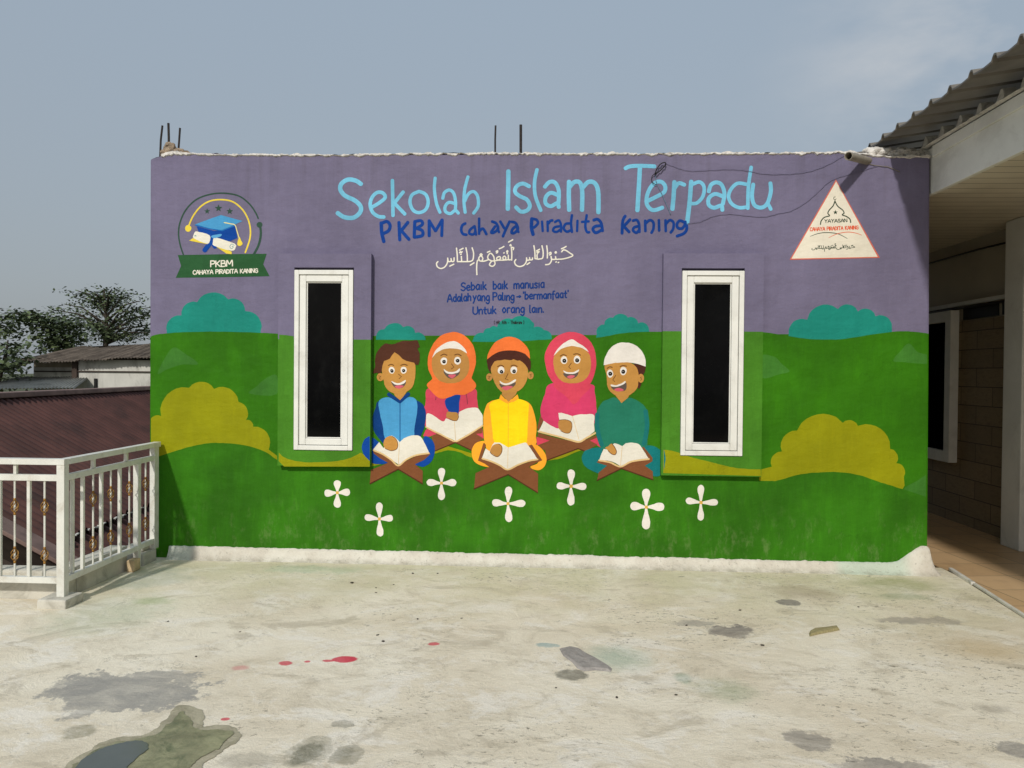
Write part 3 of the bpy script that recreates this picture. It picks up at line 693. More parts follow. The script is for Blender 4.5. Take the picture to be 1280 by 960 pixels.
# girl in orange scarf
F2 = Z(520, 405, 9.6); B1 = Z(450, 505, 8); L0 = 7
pinkb = paint('mural_rose', (198, 66, 88), .08); blue_d = paint('mural_deep_blue', (8, 62, 142), .08); orange = paint('mural_orange', (228, 112, 52), .07)
o = child_root('painted smiling girl in orange head scarf and rose dress with open book', pinkb, K([(415, 372), (402, 440), (396, 510), (396, 560), (420, 600), (560, 640), (700, 600), (690, 500), (682, 430), (668, 372), (540, 350)]), L0)
sheet('painted_dress', pinkb, o, [B1([(628, 322), (655, 262), (690, 235), (765, 300), (700, 325)]), B1([(1150, 300), (1222, 235), (1236, 345)])], L0)
sheet('painted_dress', blue_d, o, [C_(K([(512, 470), (508, 440), (532, 412), (588, 404), (586, 450), (580, 512), (530, 505), (522, 490)]), 3)], L0+1)
st_ = sheet('painted_stand', stand, o, [B1([(690, 238), (820, 310), (955, 375), (1100, 305), (1222, 228), (1222, 290), (1160, 300), (1236, 345), (1160, 395), (1112, 462), (955, 384), (752, 470), (735, 390), (715, 325), (765, 300)])], L0+2)
join(st_, strokes('stand_edge', stand_d, o, [[(754, 468), (953, 386), (1112, 462)]], 11, L0+3, B1, False, scale=8))
bk_ = sheet('painted_book', page, o, [O_(B1([(662, 225), (664, 110), (696, 94), (770, 135), (830, 172), (855, 142), (905, 160), (945, 165)]), 3) + B1([(960, 372), (800, 295)]), B1([(945, 165)]) + O_(B1([(985, 110), (1000, 76), (1080, 42), (1165, 38), (1200, 70), (1226, 120), (1226, 208)]), 4) + B1([(1100, 290), (960, 372)])], L0+3)
join(bk_, strokes('page_edge', tan, o, [[(660, 230), (730, 268), (800, 300), (880, 342), (956, 374), (1030, 338), (1100, 298), (1226, 216)]], 15, L0+4, B1, scale=8))
join(bk_, strokes('page_fold', tan, o, [[(944, 180), (950, 270), (956, 365)]], 4, L0+5, B1, scale=8))
sheet('painted_sleeve', pinkb, o, [C_(B1([(658, 0), (820, -10), (860, 40), (882, 70), (860, 140), (832, 176), (760, 132), (700, 94), (655, 90)]), 3)], L0+4)
hd_ = sheet('painted_hand', skin, o, [C_(B1([(872, 80), (925, 82), (972, 88), (985, 130), (968, 164), (930, 164), (895, 148), (862, 132)]), 4)], L0+5)
join(hd_, strokes('hand_outline', nosec, o, [[(978, 98), (986, 130), (968, 165), (930, 166), (895, 150)]], 5, L0+6, B1, scale=8))
hj = sheet('painted_scarf', orange, o, [C_(F2([(140, 460), (152, 370), (195, 260), (285, 150), (400, 102), (500, 102), (600, 150), (680, 245), (715, 360), (716, 480), (690, 580), (668, 652), (718, 715), (705, 775), (610, 838), (540, 850), (470, 850), (420, 870), (360, 890), (290, 893), (210, 835), (132, 745), (150, 700), (195, 655), (165, 590), (145, 530)]), 4)], L0+6)
sheet('painted_face', skin, o, [C_(F2([(196, 410), (250, 320), (420, 285), (570, 315), (620, 390), (640, 480), (622, 590), (540, 685), (420, 712), (300, 690), (220, 610), (190, 500)]), 5)], L0+7)
sheet('painted_headband', white, o, [O_(F2([(194, 405), (240, 310), (330, 240), (430, 205), (510, 225), (580, 290), (614, 352)]), 4) + O_(F2([(540, 308), (430, 290), (320, 306), (240, 350)]), 4)], L0+8)
face(o, F2, 9.6, L0+8, [(335, 445, 40, 46), (498, 440, 40, 46)], [(337, 452, 22), (500, 441, 22)], [[(298, 378), (335, 362), (372, 374)], [(464, 372), (502, 362), (542, 380)]], [(425, 478), (455, 518), (425, 540)],
     [(335, 565), (430, 590), (523, 560), (505, 615), (430, 655), (365, 630)], [(330, 540), (380, 570), (430, 576), (480, 566), (525, 532), (512, 575), (440, 598), (365, 590)], [(385, 618), (430, 604), (480, 615), (430, 652)])
strokes('painted_seam', mat('mural_seam', (120, 40, 60), .7), o, [[(602, 835), (612, 900), (618, 960)], [(240, 880), (235, 910)]], 8, L0+5, F2, scale=9.6)

# girl in pink scarf
F4 = Z(665, 405, 9.6); B3 = Z(660, 490, 7.111)
magenta = paint('mural_magenta', (204, 58, 100), .08); rose = paint('mural_scarf_rose', (206, 66, 88), .07)
o = child_root('painted smiling girl in pink head scarf reading an open book', magenta, K2([(480, 345), (440, 410), (420, 470), (420, 520), (445, 570), (520, 610), (640, 590), (716, 560), (722, 470), (712, 390), (690, 350)]), L0)
sheet('painted_dress', rose, o, [C_(K2([(490, 350), (690, 350), (640, 420), (600, 460), (560, 420)]), 4)], L0+1)
sheet('painted_dress', rose, o, [B3([(74, 398), (200, 432), (78, 476)]), B3([(545, 432), (602, 385), (648, 494)])], L0)
st_ = sheet('painted_stand', stand, o, [B3([(90, 362), (250, 408), (450, 452), (600, 384), (618, 402), (552, 432), (620, 470), (560, 500), (503, 526), (445, 502), (165, 610), (152, 520), (76, 480), (196, 434), (86, 396)]), B3([(82, 320), (108, 208), (138, 250), (95, 345)])], L0+2)
join(st_, strokes('stand_edge', stand_d, o, [[(165, 608), (445, 503), (503, 525)]], 10, L0+3, B3, False, scale=7.11))
bk_ = sheet('painted_book', page, o, [B3([(95, 345), (118, 300), (140, 254), (200, 288), (270, 320), (300, 280), (275, 240), (262, 187)]) + O_(B3([(300, 186), (345, 198), (395, 214)]), 3) + B3([(455, 440), (370, 421), (280, 395), (185, 371)]), B3([(395, 214)]) + O_(B3([(430, 204), (500, 198), (586, 204), (588, 280), (592, 348)]), 4) + B3([(520, 405), (455, 440)])], L0+3)
join(bk_, strokes('page_edge', tan, o, [[(92, 350), (185, 374), (280, 398), (370, 424), (455, 443), (520, 408), (600, 364)]], 16, L0+4, B3, scale=7.11))
join(bk_, strokes('page_fold', tan, o, [[(396, 216), (425, 320), (452, 420)]], 4, L0+5, B3, scale=7.11))
sheet('painted_sleeve', magenta, o, [C_(B3([(118, 120), (112, 170), (125, 225), (150, 262), (210, 300), (276, 322), (276, 240), (268, 180), (240, 110), (170, 70)]), 4)], L0+4)
hd_ = sheet('painted_hand', skin, o, [C_(B3([(276, 252), (335, 248), (382, 270), (388, 320), (368, 360), (330, 362), (295, 342), (272, 320)]), 4)], L0+5)
join(hd_, strokes('hand_outline', nosec, o, [[(276, 250), (335, 246), (384, 268), (390, 320), (369, 362), (330, 364), (290, 344)]], 5, L0+6, B3, scale=7.11))
sheet('painted_scarf', rose, o, [C_(K2([(440, 210), (450, 160), (490, 102), (550, 70), (610, 68), (668, 95), (708, 150), (722, 230), (710, 300), (688, 348), (640, 380), (590, 388), (530, 375), (490, 346), (455, 290)]), 5)], L0+6)
sheet('painted_face', skin_b, o, [C_(F4([(255, 480), (268, 380), (335, 300), (480, 265), (600, 290), (680, 350), (706, 430), (705, 520), (680, 610), (600, 690), (480, 712), (370, 690), (290, 610)]), 5)], L0+7)
sheet('painted_headband', white, o, [O_(F4([(257, 382), (300, 308), (380, 232), (475, 184), (560, 230), (640, 285), (686, 336)]), 4) + O_(F4([(600, 288), (480, 264), (370, 290), (300, 340)]), 4)], L0+8)
face(o, F4, 9.6, L0+8, [(385, 432, 40, 48), (541, 428, 40, 48)], [(388, 441, 24), (542, 436, 24)], [[(340, 385), (375, 368), (412, 380)], [(500, 364), (545, 358), (582, 374)]], [(472, 468), (440, 515), (462, 535)],
     [(378, 590), (470, 600), (555, 578), (535, 630), (465, 660), (400, 634)], [(375, 560), (430, 580), (500, 575), (560, 545), (550, 575), (490, 596), (405, 594)], [(420, 632), (470, 614), (515, 625), (465, 658)])

# boy in blue
F1 = Z(450, 420, 9.6); L1 = 17
sky_b = paint('mural_sky_blue', (72, 148, 196), .07); navy = paint('mural_navy', (4, 56, 118), .08); blue = paint('mural_blue', (6, 66, 150), .08)
o = child_root('painted brown haired boy in light blue and navy shirt with open book', navy, K([(150, 440), (128, 480), (112, 540), (118, 600), (150, 650), (210, 700), (330, 700), (385, 610), (403, 530), (392, 470), (345, 436), (260, 430)]), L1)
sheet('painted_trousers', blue, o, [C_(B1([(96, 345), (110, 335), (140, 345), (200, 400), (280, 560), (270, 590), (200, 600), (120, 590), (97, 560)]), 4), C_(B1([(640, 332), (700, 342), (742, 400), (746, 490), (712, 576), (645, 624), (585, 618), (552, 602), (620, 500)]), 4)], L1+1)
SFk = C_(B1([(104, 340), (62, 340), (30, 380), (20, 440), (35, 500), (70, 540), (104, 556)]), 4)
sheet('painted_trousers', blue, o, [[q for q in SFk if q[0] < 462.6]], 3, SF)
sheet('painted_vest', sky_b, o, [C_(K([(148, 440), (200, 422), (262, 446), (312, 420), (350, 436), (356, 490), (342, 580), (325, 665), (195, 665), (166, 570), (150, 500)]), 4)], L1+2)
strokes('painted_placket', navy, o, [[(262, 450), (262, 660)]], 4, L1+3, K, False, scale=4.365)
sheet('painted_neck', skin_b, o, [F1([(400, 670), (560, 670), (540, 700), (485, 775), (420, 720)])], L1+3)
strokes('painted_collar', navy, o, [[(345, 700), (480, 792), (580, 696)]], 44, L1+4, F1, False, scale=9.6)
sheet('painted_ear', skin_b, o, [F1(ell(243, 495, 42, 48))], L1+4)
strokes('ear_line', nosec, o, [[(222, 478), (252, 486), (230, 502), (246, 520)]], 6, L1+5, F1, scale=9.6)
sheet('painted_face', skin_b, o, [C_(F1([(262, 400), (285, 270), (415, 185), (520, 270), (650, 310), (662, 480), (642, 580), (585, 655), (480, 692), (385, 680), (312, 620), (280, 520)]), 5)], L1+5)
sheet('painted_hair', hair, o, [C_(F1([(196, 440), (182, 360), (182, 260), (212, 180), (295, 92), (350, 98), (405, 95), (500, 62), (600, 60), (670, 85)]), 4)[:-4] + F1([(718, 128), (690, 150), (716, 205), (716, 300), (700, 345), (662, 342), (648, 320), (600, 308), (560, 300), (510, 275), (460, 225), (415, 195), (385, 230), (360, 270), (325, 290), (290, 300), (268, 360), (258, 440), (228, 452)])], L1+6)
face(o, F1, 9.6, L1+6, [(380, 410, 36, 40), (525, 410, 38, 42)], [(384, 418, 21), (525, 416, 21)], [[(342, 354), (372, 340), (404, 352)], [(490, 352), (530, 340), (566, 352)]], [(462, 458), (498, 488), (470, 510)],
     [(375, 552), (460, 580), (550, 550), (530, 602), (480, 630), (415, 612)], [(374, 540), (420, 560), (480, 562), (545, 528), (535, 562), (480, 586), (415, 580)], [(415, 605), (470, 592), (525, 598), (470, 632)])
st_ = sheet('painted_stand', stand, o, [B1([(130, 465), (220, 505), (300, 555), (382, 625), (470, 565), (560, 518), (690, 495), (706, 500), (640, 560), (550, 602), (628, 670), (625, 800), (382, 655), (98, 800), (108, 660), (282, 588), (200, 545), (140, 495)])], L1+4)
join(st_, strokes('stand_edge', stand_d, o, [[(100, 797), (382, 652), (625, 798)]], 12, L1+5, B1, False, scale=8))
bk_ = sheet('painted_book', page, o, [B1([(130, 458), (160, 420), (190, 380), (236, 442), (270, 360), (292, 330)]) + O_(B1([(320, 314), (360, 340), (396, 382)]), 3) + B1([(385, 606), (300, 543), (215, 488)]), B1([(396, 382)]) + O_(B1([(440, 342), (520, 314), (580, 314), (622, 345), (660, 420), (692, 488)]), 4) + O_(B1([(600, 502), (500, 540), (385, 606)]), 3)], L1+5)
join(bk_, strokes('page_edge', tan, o, [[(134, 463), (220, 498), (310, 556), (382, 616), (460, 558), (560, 512), (690, 492)]], 16, L1+6, B1, scale=8))
join(bk_, strokes('page_fold', tan, o, [[(395, 385), (388, 500), (384, 600)]], 4, L1+7, B1, scale=8))
hd_ = sheet('painted_hand', skin_b, o, [C_(B1([(233, 400), (255, 342), (308, 318), (352, 345), (376, 395), (366, 448), (312, 465), (252, 445)]), 4)], L1+7)
join(hd_, strokes('hand_outline', nosec, o, [[(320, 322), (355, 346), (378, 395), (367, 449), (312, 467), (252, 446)]], 6, L1+8, B1, scale=8))

# boy in yellow
F3 = Z(590, 410, 9.6); B2 = Z(580, 490, 7.386)
amber = paint('mural_amber', (240, 162, 44), .07); yellow = paint('mural_yellow', (240, 204, 14), .07)
o = child_root('painted boy in orange cap and yellow shirt with open book', amber, B2([(240, 92), (205, 128), (180, 230), (182, 400), (200, 500), (240, 560), (330, 500), (640, 495), (664, 400), (668, 300), (642, 175), (600, 100), (500, 68), (330, 66)]), L1)
sheet('painted_trousers', amber, o, [C_(B2([(190, 460), (112, 470), (72, 535), (82, 618), (130, 668), (222, 695), (230, 682), (150, 640), (140, 600)]), 4), C_(B2([(630, 478), (700, 510), (750, 568), (762, 640), (732, 700), (672, 724), (612, 690), (690, 640)]), 4)], L1+1)
sheet('painted_vest', yellow, o, [C_(B2([(237, 112), (320, 66), (405, 105), (500, 62), (590, 100), (598, 140), (588, 300), (570, 490), (430, 512), (290, 480), (262, 350), (246, 200)]), 4)], L1+2)
strokes('painted_placket', amber, o, [[(409, 105), (408, 500)]], 5, L1+3, B2, False, scale=7.386)
sheet('painted_neck', skin, o, [F3([(358, 765), (540, 765), (525, 800), (440, 885), (355, 800)])], L1+3)
sheet('painted_collar', amber, o, [F3([(345, 795), (395, 850), (440, 892), (380, 885), (325, 850)]), F3([(545, 795), (490, 845), (442, 892), (500, 885), (562, 845)])], L1+4)
sheet('painted_ear', skin, o, [F3(ell(208, 590, 38, 46)), F3(ell(702, 568, 38, 46))], L1+4)
strokes('ear_line', nosec, o, [[(190, 578), (220, 582), (198, 600), (212, 612)], [(722, 552), (694, 560), (712, 575), (698, 592)]], 6, L1+5, F3, scale=9.6)
sheet('painted_face', skin_b, o, [C_(F3([(222, 480), (240, 390), (300, 350), (450, 340), (600, 370), (665, 480), (664, 600), (620, 700), (540, 762), (440, 775), (350, 762), (282, 680), (250, 600)]), 5)], L1+5)
hair3 = paint('mural_dark_hair', (72, 36, 26), .07)
sheet('painted_hair', hair3, o, [F3([(178, 390), (205, 330), (300, 262), (440, 240), (580, 262), (670, 335), (706, 395), (706, 470), (688, 528), (665, 480), (640, 440), (605, 410), (570, 388), (545, 392), (500, 374), (470, 386), (430, 384), (395, 378), (345, 386), (300, 392), (270, 402), (250, 430), (228, 470), (218, 545), (190, 480)])], L1+6)
sheet('painted_cap', orange, o, [O_(F3([(180, 378), (200, 290), (270, 180), (360, 125), (450, 106), (540, 125), (630, 190), (682, 272), (696, 372)]), 4) + O_(F3([(640, 310), (540, 275), (430, 268), (320, 288), (240, 328)]), 4)], L1+7)
face(o, F3, 9.6, L1+6, [(350, 508, 42, 45), (502, 506, 40, 45)], [(355, 527, 22), (505, 521, 22)], [[(308, 464), (345, 447), (380, 462)], [(468, 458), (505, 445), (542, 462)]], [(432, 550), (400, 612), (436, 624)],
     [(330, 668), (420, 690), (522, 650), (500, 702), (410, 748), (350, 710)], [(330, 634), (380, 660), (440, 660), (520, 614), (516, 645), (440, 682), (362, 676)], [(355, 712), (420, 695), (490, 702), (410, 748)])
st_ = sheet('painted_stand', stand, o, [B2([(180, 470), (205, 490), (165, 605), (290, 660), (403, 725), (520, 672), (680, 622), (595, 495), (625, 485), (722, 630), (670, 655), (600, 690), (685, 755), (682, 932), (408, 765), (92, 898), (106, 750), (232, 692), (190, 660), (128, 632)])], L1+4)
join(st_, strokes('stand_edge', stand_d, o, [[(92, 894), (408, 762), (680, 930)]], 10, L1+5, B2, False, scale=7.386))
bk_ = sheet('painted_book', page, o, [B2([(165, 610), (198, 520), (236, 548), (262, 490), (280, 465)]) + O_(B2([(330, 468), (370, 490), (408, 512)]), 3) + O_(B2([(403, 713), (330, 673), (250, 637), (165, 610)]), 3), B2([(408, 512)]) + O_(B2([(470, 495), (560, 468), (592, 488), (640, 560), (680, 620)]), 4) + O_(B2([(600, 635), (500, 670), (403, 713)]), 3)], L1+5)
join(bk_, strokes('page_edge', tan, o, [[(168, 614), (250, 640), (330, 676), (403, 716), (500, 672), (600, 636), (680, 622)]], 15, L1+6, B2, scale=7.386))
join(bk_, strokes('page_fold', tan, o, [[(408, 514), (405, 600), (403, 700)]], 4, L1+7, B2, scale=7.386))
hd_ = sheet('painted_hand', skin, o, [C_(B2([(240, 548), (262, 500), (300, 478), (338, 486), (352, 520), (342, 566), (308, 597), (264, 576)]), 4)], L1+7)
join(hd_, strokes('hand_outline', nosec, o, [[(320, 480), (345, 496), (352, 530), (342, 568), (308, 598), (262, 578), (240, 552)]], 6, L1+8, B2, scale=7.386))

# boy in teal
F5 = Z(735, 420, 9.6)
tealb = paint('mural_teal_shirt', (34, 116, 92), .08); tealp = paint('mural_teal_trousers', (14, 112, 114), .08)
o = child_root('painted boy in white cap and teal clothes with open book', tealb, B3([(600, 240), (615, 165), (660, 92), (720, 62), (775, 48), (835, 95), (890, 52), (960, 70), (1030, 120), (1068, 200), (1078, 290), (1062, 400), (1040, 500), (850, 560), (660, 510), (622, 370)]), L1)
sheet('painted_trousers', tealp, o, [C_(B3([(478, 590), (500, 530), (570, 500), (660, 500), (650, 600), (705, 650), (640, 722), (550, 690), (500, 650)]), 4), C_(B3([(1040, 492), (1100, 478), (1160, 505), (1205, 545), (1212, 640), (1180, 735), (1115, 748), (1060, 690), (1000, 640)]), 4)], L1+1)
sheet('painted_trousers', tealp, o, [B3([(1207, 508)]) + O_(B3([(1214, 530), (1222, 580), (1218, 640), (1207, 695)]), 4)], 3, SF)
strokes('painted_sleeve', paint('mural_teal_sleeve', (22, 108, 106), .08), o, [[(615, 200), (614, 300), (632, 400), (655, 470)], [(1045, 170), (1058, 290), (1045, 400), (1030, 460)]], 40, L1+2, B3, scale=7.11)
sheet('painted_neck', skin_b, o, [B3([(778, 30), (900, 30), (888, 52), (830, 98)])], L1+3)
sheet('painted_hair', hair3, o, [F5([(550, 330), (695, 365), (684, 430), (650, 490), (640, 580), (612, 640), (590, 610), (595, 540), (600, 440), (560, 395)])], L1+4)
sheet('painted_ear', skin_b, o, [F5(ell(636, 508, 36, 54))], L1+5)
strokes('ear_line', nosec, o, [[(650, 490), (628, 500), (645, 515), (630, 535)]], 6, L1+6, F5, scale=9.6)
sheet('painted_face', skin_b, o, [C_(F5([(204, 345), (320, 315), (460, 310), (560, 350), (606, 440), (604, 560), (590, 620), (530, 690), (450, 727), (340, 716), (262, 660), (228, 580), (222, 480)]), 5)], L1+6)
sheet('painted_cap', white, o, [O_(F5([(190, 350), (200, 270), (250, 170), (330, 100), (430, 78), (540, 95), (630, 160), (685, 260), (693, 366)]), 4) + O_(F5([(600, 337), (470, 316), (330, 323)]), 4)], L1+7)
face(o, F5, 9.6, L1+7, [(265, 450, 37, 48), (423, 420, 40, 50)], [(268, 452, 24), (423, 427, 24)], [[(230, 388), (260, 370), (290, 376)], [(385, 366), (420, 355), (462, 362)]], [(332, 474), (296, 528), (320, 545)],
     [(278, 602), (370, 605), (452, 560), (462, 612), (440, 655), (370, 662), (300, 640)], [(274, 580), (340, 590), (400, 570), (446, 540), (440, 570), (360, 606), (288, 606)], [(315, 645), (370, 622), (430, 650), (370, 665)])
st_ = sheet('painted_stand', stand, o, [B3([(612, 625), (640, 590), (720, 620), (822, 672), (930, 615), (1075, 595), (1010, 490), (1030, 490), (1108, 585), (1105, 615), (1038, 655), (1110, 705), (1112, 782), (830, 682), (612, 788), (628, 715), (702, 655)])], L1+4)
join(st_, strokes('stand_edge', stand_d, o, [[(614, 786), (830, 680), (1112, 780)]], 10, L1+5, B3, False, scale=7.11))
bk_ = sheet('painted_book', page, o, [B3([(632, 605), (652, 550), (672, 505), (695, 510), (740, 470)]) + O_(B3([(770, 456), (805, 465), (838, 482)]), 3) + O_(B3([(822, 660), (745, 618), (632, 605)]), 3), B3([(838, 482)]) + O_(B3([(870, 456), (930, 450), (985, 465), (1030, 525), (1075, 595)]), 4) + O_(B3([(960, 602), (900, 625), (822, 660)]), 3)], L1+5)
join(bk_, strokes('page_edge', tan, o, [[(632, 608), (730, 626), (822, 663), (920, 618), (1075, 596)]], 15, L1+6, B3, scale=7.11))
join(bk_, strokes('page_fold', tan, o, [[(838, 485), (830, 560), (823, 650)]], 4, L1+7, B3, scale=7.11))
hd_ = sheet('painted_hand', skin_b, o, [C_(B3([(685, 497), (715, 480), (745, 458), (768, 490), (785, 530), (772, 555), (742, 548), (712, 520)]), 4)], L1+7)
join(hd_, strokes('hand_outline', nosec, o, [[(745, 458), (770, 490), (787, 530), (773, 557), (742, 550), (712, 522)]], 6, L1+8, B3, scale=7.11))

# ---- lettering
lb = paint('mural_light_blue', (112, 182, 210), .10); db = paint('mural_letter_blue', (8, 58, 134), .10); cream = paint('mural_cream', (226, 220, 204), .04)
LL = 6
strokes('painted_lettering', lb, B, [
 [22, (205, 200), (178, 183), (140, 178), (108, 198), (102, 228), (125, 258), (175, 283), (203, 312), (200, 342), (168, 368), (122, 366), (88, 345)],
 [18, (256, 318), (295, 295), (326, 268), (314, 245), (285, 243), (260, 268), (251, 305), (264, 342), (292, 362), (320, 365)],
 [18, (362, 182), (365, 358)], [18, (416, 240), (392, 270), (370, 298)], [18, (376, 300), (400, 325), (424, 350)],
 [17, (495, 237), (460, 255), (450, 292), (465, 330), (495, 343), (528, 328), (541, 290), (528, 252), (495, 237)],
 [16, (576, 170), (572, 225), (582, 295), (600, 342)],
 [16, (614, 272), (622, 244), (646, 230), (668, 246), (678, 290), (676, 335)], [16, (674, 298), (645, 292), (626, 312), (628, 338), (652, 348), (676, 332), (692, 346)],
 [16, (740, 164), (724, 225), (720, 290), (726, 342)], [16, (724, 285), (742, 250), (768, 238), (788, 262), (791, 310), (768, 346)]],
 18, LL, A, scale=4, label='light blue hand lettered word Sekolah')
strokes('painted_lettering', lb, B, [
 [22, (942, 136), (941, 230), (939, 325)],
 [20, (1046, 212), (1015, 198), (985, 210), (975, 238), (998, 260), (1034, 278), (1049, 308), (1036, 332), (1005, 338), (980, 316)],
 [18, (1085, 128), (1073, 190), (1077, 260), (1104, 332)],
 [20, (1124, 214), (1148, 190), (1176, 194), (1194, 235), (1192, 300)], [20, (1190, 256), (1155, 244), (1130, 264), (1128, 296), (1154, 311), (1186, 296), (1194, 316)],
 [22, (1245, 188), (1244, 260), (1246, 330)], [22, (1248, 215), (1272, 190), (1300, 194), (1311, 240), (1310, 330)], [22, (1314, 218), (1342, 190), (1374, 196), (1391, 240), (1392, 342)]],
 20, LL, A, scale=4, label='light blue hand lettered word Islam')
strokes('painted_lettering', lb, B, [
 [20, (407, 122), (430, 112), (480, 109), (553, 112)], [22, (480, 112), (474, 220), (467, 332)],
 [20, (518, 285), (565, 262), (601, 240), (606, 212), (588, 190), (558, 192), (530, 222), (514, 265), (516, 305), (545, 331), (592, 318)],
 [22, (652, 190), (648, 260), (642, 325)], [20, (655, 218), (674, 196), (702, 204)],
 [22, (736, 188), (728, 290), (716, 392)], [18, (745, 200), (778, 190), (800, 214), (795, 260), (766, 294), (736, 298)],
 [20, (824, 238), (834, 206), (860, 192), (888, 204), (902, 248), (894, 300)], [20, (890, 260), (855, 250), (825, 270), (824, 304), (850, 319), (886, 308), (892, 330)],
 [18, (1014, 202), (968, 197), (935, 226), (923, 265), (940, 300), (975, 318), (1010, 316)], [18, (1036, 116), (1022, 215), (1019, 322)],
 [20, (1046, 202), (1040, 260), (1052, 305), (1086, 318), (1116, 298), (1134, 240), (1132, 196)], [18, (1120, 298), (1134, 326)]],
 20, LL, Bz, scale=4, label='light blue hand lettered word Terpadu')
ZC = Z(460, 260, 5.818); ZD = Z(650, 260, 5.818)
strokes('painted_lettering', db, B, [
 [26, (96, 108), (100, 180), (115, 244)], [24, (98, 112), (136, 98), (160, 125), (150, 164), (112, 185)],
 [24, (225, 104), (228, 170), (231, 232)], [24, (290, 104), (240, 166)], [24, (243, 166), (298, 228)],
 [24, (340, 98), (336, 212)], [22, (342, 98), (384, 92), (396, 118), (355, 146)], [24, (356, 148), (394, 165), (394, 200), (338, 212)],
 [24, (445, 202), (445, 92)], [22, (446, 95), (490, 166)], [22, (492, 166), (538, 86)], [22, (540, 86), (536, 202)]],
 24, LL+1, ZC, scale=5.818, label='dark blue hand lettered first word of the second line')
strokes('painted_lettering', db, B, [
 [20, (708, 112), (686, 126), (678, 160), (690, 188), (716, 194)],
 [19, (775, 132), (742, 158), (737, 184), (764, 192), (780, 170), (775, 132)], [18, (778, 150), (786, 194)],
 [19, (808, 76), (808, 188)], [20, (812, 166), (836, 150), (861, 190)],
 [20, (902, 98), (932, 112), (946, 150), (916, 178), (896, 176), (924, 134)], [18, (942, 146), (953, 176)],
 [20, (962, 98), (990, 146)], [20, (1030, 98), (1000, 160), (981, 206)],
 [20, (1045, 100), (1074, 110), (1090, 150), (1066, 180), (1044, 180), (1052, 152), (1076, 132)], [18, (1084, 145), (1094, 175)]],
 20, LL+1, ZC, scale=5.818, label='dark blue hand lettered second word of the second line')
strokes('painted_lettering', db, B, [
 [26, (86, 78), (83, 140), (95, 192)], [20, (90, 78), (120, 86), (130, 110), (106, 138), (90, 143)],
 [18, (160, 98), (165, 168)], [18, (200, 98), (202, 168)], [20, (206, 112), (220, 94), (236, 90)],
 [18, (254, 102), (282, 90), (298, 122), (298, 172)], [18, (290, 132), (252, 140), (240, 164), (264, 174), (292, 158)],
 [19, (365, 112), (332, 116), (318, 148), (340, 172), (368, 162)], [19, (378, 52), (371, 110), (378, 174)],
 [18, (418, 92), (415, 168)], [19, (485, 52), (475, 130), (486, 172), (504, 176)], [18, (450, 101), (500, 97)],
 [22, (536, 88), (564, 82), (590, 110), (600, 166)], [22, (590, 128), (546, 134), (530, 156), (552, 180), (592, 160)]],
 20, LL+1, ZD, scale=5.818, label='dark blue hand lettered third word of the second line')
strokes('painted_lettering', db, B, [
 [22, (765, 58), (747, 96), (742, 184)], [22, (800, 84), (757, 130)], [22, (758, 136), (794, 174)],
 [20, (822, 92), (850, 88), (866, 120), (868, 174)], [20, (862, 132), (832, 140), (822, 162), (846, 180), (866, 160)],
 [20, (910, 92), (912, 168)], [20, (914, 112), (944, 88), (970, 106), (970, 150), (956, 180)], [20, (1010, 88), (1012, 164)],
 [20, (1058, 90), (1060, 168)], [20, (1064, 112), (1090, 88), (1116, 106), (1114, 150), (1096, 178)],
 [21, (1195, 104), (1162, 92), (1142, 116), (1148, 144), (1180, 148), (1204, 112)], [22, (1205, 100), (1213, 150), (1192, 184), (1142, 204)]],
 20, LL+1, ZD, scale=5.818, label='dark blue hand lettered last word of the second line')

